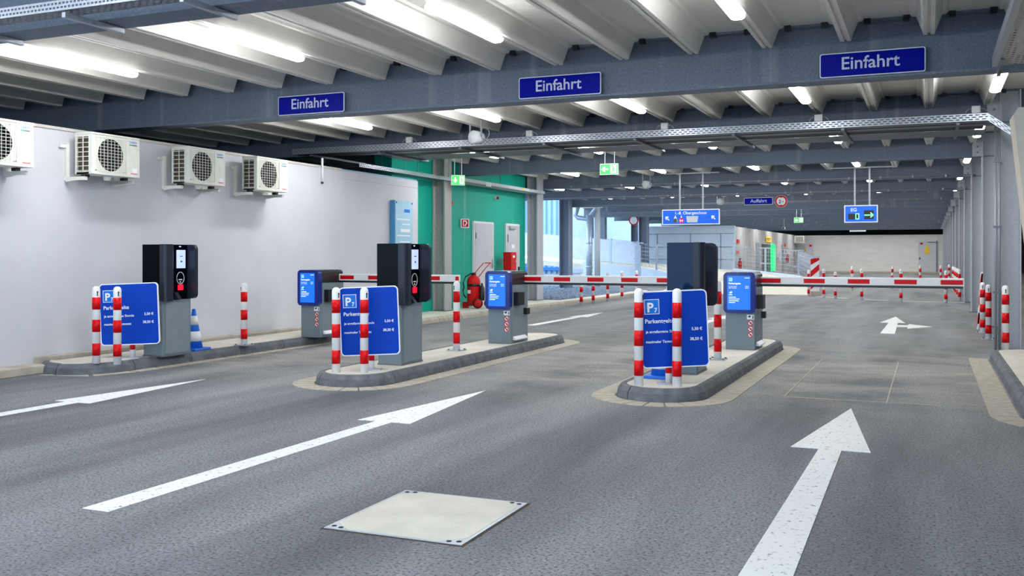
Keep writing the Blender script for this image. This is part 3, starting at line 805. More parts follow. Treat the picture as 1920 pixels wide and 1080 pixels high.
# ================================================================== price boards
def plogo(t, x, z, s):
    """white-edged blue P7 tile, lower left corner at (x, z)"""
    MB().box(x, x + s, -.0135, -.0125, z, z + s).build('logo_edge', SIGNW, t)
    MB().box(x + s * .04, x + s * .96, -.0145, -.0135, z + s * .04, z + s * .96).build('logo_tile', BLUEP, t)
    text('P', x + s * .2, -.0155, z + s * .17, s * .42, m=SIGNW, parent=t, bold=.03)
    text('7', x + s * .66, -.0155, z + s * .13, s * .2, m=SIGNW, parent=t, bold=.02)
def price_board(label, x, y, w, roll, px, faded=False):
    h = .72
    t = thing('price_board', label, 'price sign', (x, y, IZ), R(23.3))
    MB().lathe([(.03, 0), (.03, .5)], 14, (px, .05, 0)).build('post', WHITE, t)
    MB().lathe([(.031, .1), (.031, .16)], 14, (px, .05, 0)).build('red_band', RED, t)
    MB().box(px - .1, px + .1, -.03, .13, 0, .012).build('foot_plate', ZINC, t)
    b = MB().prism(rrect(w, h, .045, 5, 0, h / 2), 'y', -.012, .012).build('board', SIGNW, t)
    b.location = (0, 0, .16); b.rotation_euler = (0, R(-roll), 0)
    MB().prism(rrect(w - .022, h - .022, .037, 5, 0, h / 2), 'y', -.0125, -.011).build('face', BLUES, b)
    L = -w / 2
    plogo(b, L + .065 * w, h * .70, h * .195)
    text('Parkentgelte', L + .07 * w, -.0145, h * .585, .43 * w, m=SIGNW, parent=b, bold=.018)
    text('je angefangene Stunde', L + .07 * w, -.0145, h * .457, .51 * w, m=SIGNW, parent=b, bold=.018)
    text('5,50 €', L + .91 * w, -.0145, h * .475, .155 * w, m=SIGNW, parent=b, align='RIGHT', bold=.02)
    text('maximaler Tagessatz', L + .07 * w, -.0145, h * .327, .46 * w, m=SIGNW, parent=b, bold=.018)
    text('38,50 €', L + .91 * w, -.0145, h * .345, .185 * w, m=SIGNW, parent=b, align='RIGHT', bold=.02)
    MB().box(px - .12, px + .12, .012, .03, .3, .34).box(px - .12, px + .12, .012, .03, .55, .59).build('clamp', ZINCD, t)
price_board('blue P7 Parkentgelte price board before the left terminal', -8.57, 8.63, .69, 2.2, .0)
price_board('blue P7 Parkentgelte price board before the middle terminal', -5.365, 8.72, .62, 2.2, .0)
price_board('blue P7 Parkentgelte price board before the right terminal', -2.175, 8.92, .63, 2.4, -.06)

# ================================================================== ticket terminals
def cheek(mb, y0, y1, x0, x1, z0, z1, r):
    """plate in the xz plane with rounded outer corners"""
    p = [(x0, z0)] + [(x1 - r + r * math.cos(R(a)), z0 + r + r * math.sin(R(a))) for a in range(-90, 1, 15)] + [(x1 - r + r * math.cos(R(a)), z1 - r + r * math.sin(R(a))) for a in range(0, 91, 15)] + [(x0, z1)]
    return mb.prism(p, 'y', y0, y1)
def terminal():
    t = thing('ticket_terminal', '', 'ticket machine', (0, 0, IZ))
    MB().box(-.15, .14, 0, .48, 0, .675, .006).build('pedestal', PED, t)
    MB().box(.139, .147, .045, .45, .03, .64, .004).build('side_panel', PED2, t)
    MB().box(-.155, .145, -.005, .485, 0, .02).build('plinth', ZINCD, t)
    h = MB().box(-.16, .125, -.01, .50, .665, 1.335, .004).build('head', GLOSSB, t)
    # near cheek: rounded upright in plan
    pl = [(.11, .13), (.11, -.014)] + [(.15 + .06 * math.sin(R(a)), .046 - .06 * math.cos(R(a))) for a in range(0, 91, 10)] + [(.21, .10), (.19, .13)]
    MB().prism(pl, 'z', .66, 1.338).build('near_cheek', CHEEK, t)
    c = MB(); cheek(c, .42, .47, .11, .262, .68, 1.335, .055); c.build('far_cheek', CHEEK, t)
    MB().lathe([(.018, 0), (.018, .003)], 14, (.225, .417, 1.285), (0, -1, 0)).build('lock', BLACK, t)
    MB().box(.12, .138, .10, .42, .67, 1.33).build('front_panel', GLOSSB, t)
    MB().box(.138, .142, .235, .385, 1.05, 1.27).build('screen', SCRW, t)
    MB().box(.142, .1425, .29, .34, 1.19, 1.2).box(.142, .1425, .3, .33, 1.12, 1.14).build('screen_print', BLUEP, t)
    MB().box(.138, .141, .28, .31, 1.305, 1.318).build('status_light', SCRW, t)
    m = MB(); n = 22; cy, cz = .30, .93
    m.tube([(.141, cy + .062 * math.cos(2 * math.pi * k / n), cz + .072 * math.sin(2 * math.pi * k / n)) for k in range(n + 1)], .004, 6); m.build('button_ring', SIGNW, t)
    MB().box(.138, .142, .27, .33, .905, .918).box(.138, .142, .29, .31, .875, .892).build('button_print', SIGNW, t)
    MB().box(.138, .148, .26, .34, .785, .85).build('reader_light', REDL, t)
    MB().prism([(.138, .665), (.20, .68), (.138, .76)], 'y', .2, .26).build('ticket_chute', CHEEK, t)
    return t
T0 = terminal()
for i, (x, y, lb) in enumerate(((-8.47, 8.88, 'black-headed ticket terminal on a grey pedestal by the white wall'),
                                (-5.43, 9.22, 'black-headed ticket terminal on a grey pedestal on the middle island'),
                                (-2.29, 9.68, 'black-headed ticket terminal with mirror-like dark front on the right island'))):
    o = T0 if i == 0 else copy_tree(T0)
    o.location = (x, y, IZ); o['label'] = lb; o['group'] = 'ticket terminals'
    if i == 2:
        for ch in o.children:
            if ch.name.startswith('head'): ch.data = ch.data.copy(); ch.data.materials[0] = GLOSSR  # right head carries its blue reflection as colour

# ================================================================== barrier gates
def prohib(t, x, z, r=.035):
    MB().prism(circ(r, 20, x, z), 'y', -.003, 0).build('sticker_disc', SIGNW, t)
    m = MB(); ring(m, x, z, r, r * .78, -.0045, -.003, 20)
    s = r * .62; m.prism([(x - s - .004, z + s - .004), (x - s + .004, z + s + .004), (x + s + .004, z - s + .004), (x + s - .004, z - s - .004)], 'y', -.0045, -.003)
    m.build('sticker_ring', RED, t)
    MB().prism(circ(r * .36, 8, x + .004, z - .002), 'y', -.004, -.003).build('sticker_symbol', BLACK, t)
def barrier(label, x, y, length, segs, w=.33):
    t = thing('barrier_gate', label, 'barrier gate', (x, y, IZ)); d = .62
    MB().box(-w / 2, w / 2, 0, d, 0, .80, .006).build('pillar', PED, t)
    MB().box(w / 2 - .002, w / 2 + .006, .05, d - .05, .06, .78, .004).build('side_door', PED2, t)
    m = MB(); m.prism([(-w / 2, .80), (w / 2, .80), (w / 2, .955), (w / 2 - .03, .985), (-w / 2 + .03, .985), (-w / 2, .955)], 'y', .03, d - .02)
    m.build('top_housing', BLACK, t)
    m = MB()
    for k in range(5): m.box(-w / 2 + .03, w / 2 - .02, .10 + .1 * k, .13 + .1 * k, .985, .992)
    m.build('ridges', ZINC, t)
    sc = MB().prism(rrect(w + .03, .52, .055, 6, 0, .73), 'y', -.07, .03).build('display', SCRN, t)
    MB().prism(rrect(w - .08, .43, .006, 2, -.005, .73), 'y', -.073, -.07).build('screen', SCRB, sc)
    L = -w / 2 + .055
    MB().box(L, L + .045, -.0745, -.073, .875, .92).build('logo', mat('pale_screen_logo', (120, 180, 250), .4, emit=.9), sc)
    text('P7', L + .006, -.0755, .885, .032, m=SCRB, parent=sc)
    text('Parkentgelte', L, -.0745, .838, .15, m=SCRT, parent=sc, bold=.03)
    for z, a, b in ((.805, 'je angef. Stunde', '5,50 €'), (.785, 'max. Tagessatz', '38,50 €')):
        text(a, L, -.0745, z, .10, m=SCRT, parent=sc, bold=.02); text(b, w / 2 - .065, -.0745, z, .045, m=SCRT, parent=sc, align='RIGHT', bold=.02)
    MB().prism([(L, .73), (L + .035, .748), (L + .045, .735), (L + .03, .72), (L + .012, .72), (L + .012, .728)], 'y', -.0745, -.073).box(L, L + .045, -.0745, -.073, .698, .708).build('camera_symbol', SCRT, sc)
    for z, q in ((.668, .09), (.645, .135), (.622, .125), (.599, .08)): MB().box(L, L + q, -.0745, -.073, z, z + .009).build('print_line', SCRT, sc)
    MB().box(w / 2 - .115, w / 2 - .055, -.0745, -.073, .914, .922).build('print_line', SCRT, sc)
    # stickers
    MB().box(w / 2 - .1, w / 2 - .01, -.003, 0, .39, .45).build('video_sticker', SIGNW, t)
    MB().prism([(w / 2 - .09, .425), (w / 2 - .06, .442), (w / 2 - .05, .43), (w / 2 - .065, .41)], 'y', -.004, -.003).box(w / 2 - .03, w / 2 - .018, -.004, -.003, .397, .435).build('video_symbol', BLACK, t)
    for k in range(3): prohib(t, w / 2 - .055, .345 - .075 * k)
    # fittings on the lane side
    MB().box(w / 2, w / 2 + .085, .10, .30, .52, .70, .006).build('reader_box', BLACK, t)
    MB().box(w / 2, w / 2 + .06, .45, .56, .38, .47, .006).build('photocell', BLACK, t)
    MB().prism([(w / 2, .10), (w / 2 + .05, .06), (w / 2 + .05, .045), (w / 2, .05)], 'y', .08, .5).build('kick_plate', SIGNW, t)
    # arm
    ay = d - .12
    a = MB().box(w / 2 - .05, w / 2 + length, ay, ay + .045, .825, .925, .006).build('arm', WHITE, t)
    MB().box(w / 2 - .05, w / 2 + length - .01, ay + .005, ay + .04, .797, .826).build('rubber_edge', BLACK, a)
    for s0, s1 in segs: MB().box(w / 2 + s0, w / 2 + s1, ay - .002, ay + .047, .845, .902).build('red_stripe', RED, a)
    return t
barrier('barrier gate with blue display at the left, beside the white wall', -8.34, 11.88, 2.02, [(.02, .26), (.51, .74), (1.01, 1.24), (1.51, 1.71), (1.96, 2.015)])
barrier('barrier gate with blue display on the middle island', -5.385, 12.06, 2.6, [(-.04, .25), (.44, .68), (.93, 1.16), (1.41, 1.64), (1.9, 2.12), (2.36, 2.56)])
barrier('barrier gate with blue display on the right island', -2.215, 12.5, 2.42, [(-.03, .25), (.54, .80), (1.08, 1.34), (1.63, 1.89), (2.16, 2.41)], .37)

# ================================================================== traffic cones
def cone(label, x, y, h=.5, lean=None):
    t = thing('traffic_cone', label, 'traffic cone', (x, y, IZ))
    MB().box(-.15, .15, -.15, .15, 0, .03, .008).build('base', BLUEC, t)
    r = lambda z: .115 * (1 - z / h) + .022 * (z / h)
    MB().lathe([(r(.03), .03), (r(h), h), (.01, h + .004)], 20).build('body', BLUEC, t)
    for a, b in ((.22, .46), (.62, .84)): MB().lathe([(r(a * h) + .002, a * h), (r(b * h) + .002, b * h)], 20).build('white_band', WHITE, t)
cone('blue and white traffic cone behind the left terminal', -8.60, 9.72, .52)
cone('blue traffic cone low behind the right price board', -2.42, 9.35, .42)

# ================================================================== outdoor air-conditioning units
def ac_unit():
    t = thing('air_conditioner', '', 'air conditioner', (0, 0, 0))
    # local: x out of the wall, y along the wall, z up; the fan faces +x
    W, D_, H_ = .74, .27, .49
    m = MB().box(0, .012, 0, W, 0, H_).box(0, D_, W - .012, W, 0, H_).box(0, D_, 0, W, 0, .02).box(0, D_ + .006, -.004, W + .004, H_ - .025, H_, .006)
    m.box(D_ - .05, D_, -.002, .045, 0, H_).box(0, .025, -.002, .01, 0, H_).box(0, D_, 0, .012, 0, .03).box(0, D_, 0, .012, H_ - .05, H_)
    m.box(D_ - .02, D_, .53, W, 0, H_)                                         # plain panel right of the fan
    m.box(D_ - .02, D_ - .004, .045, .53, 0, .04).box(D_ - .02, D_ - .004, .045, .53, H_ - .06, H_)
    n = 24; cy, cz, r = .285, .24, .195                                        # fan plate with round opening
    sq = []
    for k in range(n):
        a = 2 * math.pi * k / n + math.pi / n; c, s = math.cos(a), math.sin(a); q = 1 / max(abs(c) / .242, abs(s) / .20)
        sq.append((cy + c * q, cz + s * q))
    vs = [(D_ - .006, y, z) for y, z in sq] + [(D_ - .006, cy + r * math.cos(2 * math.pi * k / n + math.pi / n), cz + r * math.sin(2 * math.pi * k / n + math.pi / n)) for k in range(n)]
    m.add(vs, [(k, (k + 1) % n, n + (k + 1) % n, n + k) for k in range(n)])
    m.build('casing', ACW, t)
    MB().box(.03, .05, .02, W - .02, .03, H_ - .04).box(.05, D_ - .06, .018, .022, .03, H_ - .05).build('coil', ACF, t)
    MB().box(.10, .11, .06, .53, .03, .45).build('fan_chamber', ACD, t)
    m = MB()                                                                   # fan
    for k in range(3):
        a = R(120 * k)
        pts = [(cy + .03 * math.cos(a), cz + .03 * math.sin(a)), (cy + .17 * math.cos(a - .35), cz + .17 * math.sin(a - .35)), (cy + .18 * math.cos(a + .5), cz + .18 * math.sin(a + .5)), (cy + .04 * math.cos(a + 1.2), cz + .04 * math.sin(a + 1.2))]
        m.prism(pts, 'x', .17, .178)
    m.lathe([(.04, 0), (.04, .05), (.02, .06)], 14, (.15, cy, cz), (1, 0, 0)); m.build('fan', ACD, t)
    m = MB()                                                                   # wire guard
    for k in range(9): y = .07 + .054 * k; m.box(D_, D_ + .004, y - .002, y + .002, .035, .445)
    for k in range(12): z = .04 + .0365 * k; m.box(D_ + .003, D_ + .006, .05, .525, z - .0022, z + .0022)
    m.build('fan_guard', ACW, t)
    m = MB()                                                                   # grille on the short side
    for k in range(8): z = .035 + .055 * k; m.box(.02, D_ - .05, -.004, .004, z, z + .008)
    for x in (.02, .12, .215): m.box(x, x + .01, -.004, .004, .03, H_ - .05)
    m.build('side_grille', ACW, t)
    lg = text('DAIKIN', D_ + .001, .575, .415, .12, m=BLUEP, parent=t, bold=.02, rot=(R(90), 0, R(90)), name='lettering')
    MB().box(D_, D_ + .001, .575, .63, .385, .4).build('green_label', GREENTUBEM, t)
    MB().box(D_, D_ + .001, .63, .695, .385, .4).build('grey_label', ZINCD, t)
    MB().box(D_, D_ + .001, .62, .70, .05, .11).build('rating_label', SIGNW, t)
    MB().box(D_, D_ + .0012, .60, .70, .035, .05).build('pink_label', mat('pink_print', (226, 120, 130), .6), t)
    # wall brackets
    for k, y in enumerate((-.05, W - .06)):
        b = MB().box(-.125, -.085, y, y + .045, -.06, .36 if k == 0 else .1).box(-.125, .20, y, y + .045, -.075, -.035).prism([(-.1, -.095), (.2, -.05), (.2, -.035), (-.1, -.035)], 'y', y, y + .045)
        b.build('wall_bracket', ACW, t)
    MB().box(-.125, -.09, -.13, .0, .31, .345).build('bracket_rail', ACW, t)
    for y in (.04, W - .1): MB().box(.05, .12, y, y + .06, -.035, 0).build('rubber_foot', BLACK, t)
    MB().lathe([(.035, -.06), (.05, -.02), (.05, 0)], 12, (.16, .33, 0)).build('drain_socket', ACW, t)
    return t
GREENTUBEM = mat('label_green', (0, 170, 140), .5)
A0 = ac_unit()
for i, y in enumerate((6.92, 8.47, 10.06, 11.50)):
    o = A0 if i == 0 else copy_tree(A0)
    o.location = (-9.275, y, 2.285)
    o['label'] = ['outdoor air-conditioning unit cut by the left picture edge', 'outdoor air-conditioning unit second from the left on the white wall', 'outdoor air-conditioning unit third from the left on the white wall', 'smallest-looking outdoor air-conditioning unit, rightmost on the white wall'][i]
    o['group'] = 'air-conditioning units on the white wall'

# ================================================================== on the white wall
t = thing('glass_notice', 'pale blue glass notice panel standing off the white wall', 'notice board', (-9.395, 16.3, .95))
MB().box(.10, .112, -.33, .33, 0, 1.42).build('glass', GLASSP, t)
MB().box(.0, .10, -.345, -.325, 0, 1.42).build('side_edge', mat('notice_edge_blue', (70, 140, 190), .4), t)
for y in (-.3, .3): 
    for z in (.03, 1.38): MB().rod((0, y, z), (.118, y, z), .018).build('standoff', BLACK, t)
for k, (z, q) in enumerate(((1.2, .22), (1.05, .5), (.96, .3), (.82, .36), (.74, .5), (.62, .4), (.5, .44))):
    MB().box(.112, .113, .22 - q, .22, z, z + (.06 if k in (0, 3) else .022)).build('print_line', BLUEP if k == 0 else SIGNW, t)
t = thing('conduit_stub', 'short white conduit hanging at the top of the white wall', 'conduit', (-9.38, 13.7, 2.5))
MB().rod((0, 0, .05), (0, 0, .46), .02).build('tube', SIGNW, t); MB().rod((0, 0, .03), (0, 0, .06), .022).build('end_plug', BLACK, t); MB().box(-.02, .0, -.03, .03, .3, .34).build('clip', ZINCD, t)

# ================================================================== green wall: doors, signs, fire equipment
def door(n, label, y0, y1, z1, m=DOORG, x=-10.0, z0=.103):
    d = MB().box(x, x + .05, y0, y1, z0, z1).build(f'door_{n}', DOORW); struct(d, label)
    MB().box(x + .05, x + .062, y0 + .05, y1 - .05, z0 + .01, z1 - .05).build('door_leaf', m, d)
    return d
d = door(1, 'pale grey steel door with white frame in the green wall', 20.80, 21.95, 2.14)
MB().box(-9.94, -9.925, 20.87, 20.9, 1.72, 1.86).build('hinge', ZINCD, d)
MB().box(-9.94, -9.92, 21.8, 21.86, 1.0, 1.22).box(-9.92, -9.88, 21.72, 21.86, 1.08, 1.1).build('door_handle', ZINC, d)
d = door(2, 'narrow pale grey steel door with closer in the green wall', 22.72, 23.6, 2.14)
MB().box(-9.94, -9.88, 22.85, 23.25, 2.0, 2.07).build('door_closer', ZINC, d)
MB().box(-9.94, -9.925, 22.78, 22.81, 1.66, 1.86).build('hinge', ZINCD, d)
MB().box(-9.94, -9.937, 23.05, 23.25, 1.50, 1.6).build('notice', SIGNW, d)
MB().box(-9.94, -9.91, 23.46, 23.52, .86, 1.02).build('door_handle', BLACK, d)
t = thing('fire_hose_sign', 'square red and white fire hose sign beside the first steel door', 'sign', (-9.90, 20.22, 1.96), R(-42))
MB().box(-.03, 0, -.105, .105, 0, .21).build('plate', SIGNW, t); MB().box(0, .002, -.085, .085, .02, .19).build('red_field', REDM, t)
m = MB(); m.box(.002, .004, -.05, -.035, .04, .17)
m.prism([(-.035, .17), (.02, .17), (.05, .14), (.05, .10), (.0, .035), (-.02, .05), (.025, .10), (.025, .13), (.01, .145), (-.035, .145)], 'x', .002, .004).build('hose_symbol', SIGNW, t)
t = thing('key_box', 'red metal box on a bracket between the two steel doors', 'box', (-9.72, 22.4, .95))
MB().box(-.10, .12, -.17, .17, 0, .45, .008).build('box', REDM, t); MB().box(-.3, -.1, -.05, .05, .2, .27).build('bracket', ZINC, t)
MB().box(.12, .122, -.06, .06, .31, .37).build('label_plate', SIGNW, t); MB().lathe([(.02, 0), (.02, .01)], 10, (.12, .12, .22), (1, 0, 0)).build('lock', ZINC, t)
MB().box(-.08, .1, -.14, .14, -.05, 0).build('foot', BLACK, t)
t = thing('socket_outlet', 'white and blue power socket box at the top of the green wall', 'socket', (-9.98, 19.45, 2.4))
MB().box(-.02, .08, -.08, .08, 0, .36, .01).build('housing', SIGNW, t); MB().box(.08, .09, -.06, .06, .2, .34).build('window', BLUES, t); MB().lathe([(.055, 0), (.055, .05)], 14, (.08, 0, .1), (1, 0, 0)).build('socket', RED, t)
t = thing('siren', 'small red and white siren high on the green wall', 'siren', (-9.98, 22.1, 2.72))
MB().box(-.02, .05, -.05, .05, 0, .07).build('base', SIGNW, t); MB().lathe([(.035, 0), (.03, .05), (0, .06)], 12, (.05, 0, .035), (1, 0, 0)).build('lens', RED, t)
# wheeled fire extinguisher
t = thing('wheeled_extinguisher', 'red wheeled fire extinguisher with black hose before the steel door', 'fire extinguisher', (-9.62, 20.1, .106), R(-8))
MB().lathe([(0, .08), (.12, .08), (.155, .13), (.155, .62), (.13, .70), (.07, .745), (.05, .77), (0, .775)], 22).build('cylinder', REDM, t)
MB().lathe([(.158, .5), (.158, .56)], 22).build('strap', BLACK, t)
MB().lathe([(.06, .765), (.055, .80), (.02, .82)], 14).build('valve_head', BLACK, t)
m = MB()
for s in (-1, 1): m.tube([(s * .09 + .03, .03, .72), (s * .09 + .17, .10, .92), (s * .09 + .26, .16, 1.04)], .011, 6)
m.tube([(-.06 + .26, .16, 1.04), (.12 + .26, .16, 1.04)], .011, 6); m.build('push_handle', REDM, t)
wl = MB().lathe([(.055, -.03), (.11, -.03), (.118, 0), (.11, .03), (.055, .03)], 22, ax=(.6, -.8, 0)).mesh('tyre', BLACK)
wr = MB().lathe([(0, -.035), (.088, -.034), (.088, .034), (0, .035)], 20, ax=(.6, -.8, 0)).mesh('wheel', REDM)
wh = MB().lathe([(0, -.045), (.02, -.045), (.02, .045), (0, .045)], 12, ax=(.6, -.8, 0)).mesh('hub', BLACK)
for px_, py_ in ((.19, -.12), (.36, .10)):
    w_ = inst('wheel', wr, t, (px_, py_, .12)); inst('tyre', wl, w_); inst('hub', wh, w_)
MB().box(-.2, .2, -.06, .06, .06, .10).box(-.28, -.16, -.05, .05, 0, .14).build('chassis', REDM, t)
MB().tube([(-.03, -.05, .80), (-.16, -.10, .72), (-.21, -.12, .58), (-.17, -.14, .5), (-.20, -.14, .4), (-.19, -.12, .3), (-.13, -.12, .24)], .017, 8).build('hose', BLACK, t)
MB().lathe([(0, .18), (.06, .18), (.065, .22), (.065, .46), (.03, .52), (.02, .58)], 16, (.21, .03, 0)).build('gas_bottle', BLACK, t)
MB().box(-.06, .02, -.163, -.155, .34, .42).build('label', SIGNW, t)

# ================================================================== delineator and leaning board
t = thing('delineator', 'red and white diagonally striped delineator board at the ramp corner', 'delineator', (-3.40, 32.7, 0), R(6))
MB().box(-.14, .14, -.2, .2, 0, .16, .01).build('foot', PLINTH, t)
pn = MB().box(-.135, .135, -.01, .01, .14, 1.16).build('panel', SIGNW, t)
for z in (.0, .40, .80):
    a = [(-.135, .14 + z + .06), (.135, .14 + z + .30), (.135, min(1.16, .14 + z + .50)), (-.135, .14 + z + .26)]
    MB().prism(a, 'y', -.012, .012).build('red_stripe', RED, pn)
t = thing('warning_board', 'narrow red and white striped board leaning by the right columns', 'warning board', (.80, 19.3, 0)); t.rotation_euler = (0, R(4), 0)
pn = MB().box(-.012, .012, -.16, .16, 0, 1.02).build('panel', SIGNW, t)
for z in (.1, .45, .8): MB().prism([(-.16, z), (.16, z - .1 if z > .1 else 0), (.16, min(1.02, z + .1)), (-.16, min(1.02, z + .2))], 'x', -.014, .014).build('red_stripe', RED, pn)

# ================================================================== far walls: doors and fittings
d = MB().box(-.72, .55, 75.93, 76, .12, 2.32).build('door_3', DOORG); struct(d, 'pale grey door in the far wall, right end')
MB().box(.47, .55, 75.9, 75.94, .12, 2.36).box(-.1, .6, 75.88, 75.93, 2.2, 2.27).build('door_closer', ZINCD, d)
MB().box(-.66, -.58, 75.9, 75.93, 1.0, 1.15).build('door_handle', BLACK, d)
MB().prism([(-.28, 1.42), (.02, 1.42), (.02, 1.75), (-.05, 1.85), (-.07, 2.0), (-.13, 2.06), (-.19, 2.0), (-.21, 1.85), (-.28, 1.75)], 'y', 75.915, 75.93).build('yellow_warning_plate', YEL, d)
MB().box(-.6, -.42, 75.915, 75.93, 2.08, 2.22).build('red_plate', REDM, d)
d = MB().box(-9.2, -8.0, 75.93, 76, .12, 2.2).build('door_4', DOORG); struct(d, 'pale grey door in the far wall, left end')
MB().prism([(-8.78, 1.62), (-8.48, 1.62), (-8.63, 1.88)], 'y', 75.915, 75.93).build('yellow_warning_plate', YEL, d)
MB().box(-8.3, -8.12, 75.915, 75.93, 1.95, 2.1).build('red_plate', REDM, d)
for n, (y0, y1, z1) in enumerate(((57.6, 58.9, 2.05), (64.2, 65.2, 2.0), (68.3, 69.2, 2.05)), 5):
    d = MB().box(-9.31, -9.28, y0, y1, .1, z1).build(f'door_{n}', PED); struct(d, ['first', 'second', 'third'][n - 5] + ' tall narrow grey opening in the concrete side wall')
    MB().box(-9.285, -9.275, y0 + .1, y1 - .1, .1, z1 - .1).build('door_leaf', PED2, d)
d = MB().box(-9.31, -9.28, 59.8, 63.2, .05, 2.0).build('door_8', BLACK); struct(d, 'dark glazed entrance in the concrete side wall')
for y in (60.6, 61.4, 62.2): MB().box(-9.28, -9.27, y, y + .05, .05, 2.0).build('mullion', PED, d)
for y in (63.4, 64.0): MB().box(-9.28, -9.15, y, y + .3, .3, 2.0).build('green_light_bar', GREENTUBE, d)
t = thing('yellow_sign', 'yellow notice high on the concrete side wall', 'sign', (-9.26, 62.2, 2.12)); MB().box(-.02, .02, -1.1, 1.1, 0, .36).build('plate', YEL, t)
MB().box(.02, .025, -.8, .8, .2, .26).box(.02, .025, -.7, .6, .1, .13).build('print_line', BLACK, t)
for i, (y, z) in enumerate(((51.8, 1.95), (51.7, 1.4), (70.0, 1.92))):
    tag(MB().box(-9.3, -9.27, y - .35, y + .35, z, z + (.2 if i != 1 else .14)).build('fire_sign', REDM), ['red fire sign at the near corner of the concrete side wall', 'small red call point below the near red sign on the concrete side wall', 'red fire sign at the far end of the concrete side wall'][i], 'sign')
def exting(label, x, y, z):
    t = thing('fire_extinguisher', label, 'fire extinguisher', (x, y, z))
    MB().box(-.15, -.06, -.03, .03, .25, .3).build('wall_bracket', ZINCD, t)
    MB().lathe([(0, 0), (.09, 0), (.09, .42), (.05, .5), (.03, .52)], 14).build('cylinder', REDM, t); MB().lathe([(.04, .52), (.05, .56), (.02, .62)], 10).build('valve', BLACK, t)
exting('red fire extinguisher on the near corner of the concrete wall', -9.15, 51.6, .55)
exting('red fire extinguisher at the far end of the concrete wall', -9.15, 70.2, .8)
t = thing('air_conditioner', 'white air-conditioning unit in the far left corner near the ceiling', 'air conditioner', (-8.88, 75.0, 2.25))
MB().box(-.4, .35, -.3, .3, 0, .5, .01).build('casing', ACW, t)
for k in range(5): MB().box(-.2 + .1 * k, -.16 + .1 * k, -.31, -.3, .06, .44).build('grille_slat', ACD, t)
MB().box(-.4, .4, -.2, .2, -.06, 0).build('bracket', ACW, t)
tag(MB().box(-5.3, -4.2, 74.2, 74.5, 3.02, 3.12).build('ceiling_sensor', SIGNW), 'small white fitting hanging under the last far beam', 'fitting')

# ================================================================== ramp to the upper floors
OUT = [(-3.45, 33, 0), (-3.7, 35.5, .10), (-4.1, 38.5, .22), (-5.0, 42, .38), (-6.65, 43.9, .5), (-8.25, 45.1, .62), (-12, 46.6, .88), (-24, 46.6, 1.7)]
INN = [(-8.7, 33, 0), (-8.9, 35.5, .10), (-9.2, 38, .25), (-9.8, 40, .40), (-10.8, 41.2, .55), (-12, 41.8, .68), (-14.5, 42, .90), (-24, 42, 1.7)]
t = thing('ramp', 'pale concrete ramp curving up to the left behind the bollards', 'ramp', (-8, 40, 0))
vs = []; n = len(OUT)
for (a, b) in zip(OUT, INN):
    for (x, y, z), dz in ((a, 0), (b, 0), (b, -.22), (a, -.22)): vs.append((x + 8, y - 40, max(z + dz, .001 if dz else .02)))
fs = []
for i in range(n - 1):
    for e in range(4): fs.append((i * 4 + e, i * 4 + (e + 1) % 4, (i + 1) * 4 + (e + 1) % 4, (i + 1) * 4 + e))
fs += [(0, 1, 2, 3), tuple((n - 1) * 4 + e for e in range(4))]
MB().add(vs, fs).build('deck', SLAB, t)
def sidewall(pts, h0, w, name):
    m = MB()
    for (a, b) in zip(pts, pts[1:]):
        d = Vector((b[0] - a[0], b[1] - a[1])).normalized(); nn = Vector((-d.y, d.x)) * w
        q = []
        for (x, y, z) in (a, b):
            q += [(x + 8, y - 40, 0), (x + 8, y - 40, z + h0), (x + 8 + nn.x, y - 40 + nn.y, z + h0), (x + 8 + nn.x, y - 40 + nn.y, 0)]
        m.add(q, [(0, 1, 5, 4), (1, 2, 6, 5), (2, 3, 7, 6), (3, 0, 4, 7), (0, 1, 2, 3), (4, 5, 6, 7)])
    m.build(name, FACW, t)
sidewall(INN[1:7], .12, .12, 'inner_side_wall'); sidewall(OUT[:6], .10, .12, 'outer_side_wall')
def fence(label, pts, h, infill, brace):
    t = thing('mesh_fence', label, 'fence', pts[0])
    o = Vector(pts[0])
    for i, p in enumerate(pts):
        q = Vector(p) - o
        MB().box(q.x - .04, q.x + .04, q.y - .04, q.y + .04, q.z, q.z + h).build('post', GALVP, t)
        if brace:
            for z in (.35, h - .05): MB().box(q.x - .22, q.x + .22, q.y - .05, q.y - .01, q.z + z, q.z + z + .05).build('clamp', GALVP, t)
    for a, b in zip(pts, pts[1:]):
        a, b = Vector(a) - o, Vector(b) - o; d = b - a; L = d.length
        m = MB()
        for z in [.08 + k * (h - .12) / 6 for k in range(7)]: m.rod(a + Vector((0, 0, z)), b + Vector((0, 0, z)), .008, 4)
        k = int(L / .2)
        for j in range(1, k): m.rod(a + d * (j / k) + Vector((0, 0, .08)), a + d * (j / k) + Vector((0, 0, h - .04)), .005, 4)
        m.build('wire_panel', GALVP, t)
        if infill:
            e = Vector((-d.y, d.x, 0)).normalized() * .012; f = Vector((0, 0, 1)); s0, s1 = a + d * .03, a + d * .97
            MB().add([s0 + f * .1 + e, s1 + f * .1 + e, s1 + f * (h - .06) + e, s0 + f * (h - .06) + e, s0 + f * .1 + e * 2, s1 + f * .1 + e * 2, s1 + f * (h - .06) + e * 2, s0 + f * (h - .06) + e * 2],
                     [(0, 1, 2, 3), (4, 5, 6, 7), (0, 1, 5, 4), (1, 2, 6, 5), (2, 3, 7, 6), (3, 0, 4, 7)]).build('infill_sheet', MESHW, t)
def lerp3(P, t):
    i = min(int(t), len(P) - 2); return tuple(Vector(P[i]).lerp(Vector(P[i + 1]), t - i))
fence('sheeted mesh fence along the rising ramp behind the gravel bed', [(-11.9, 41.75, .80), (-13.2, 41.9, .92), (-15.1, 41.95, 1.08), (-17, 41.95, 1.24), (-19, 41.95, 1.40), (-21.4, 41.95, 1.60)], 1.15, True, False)
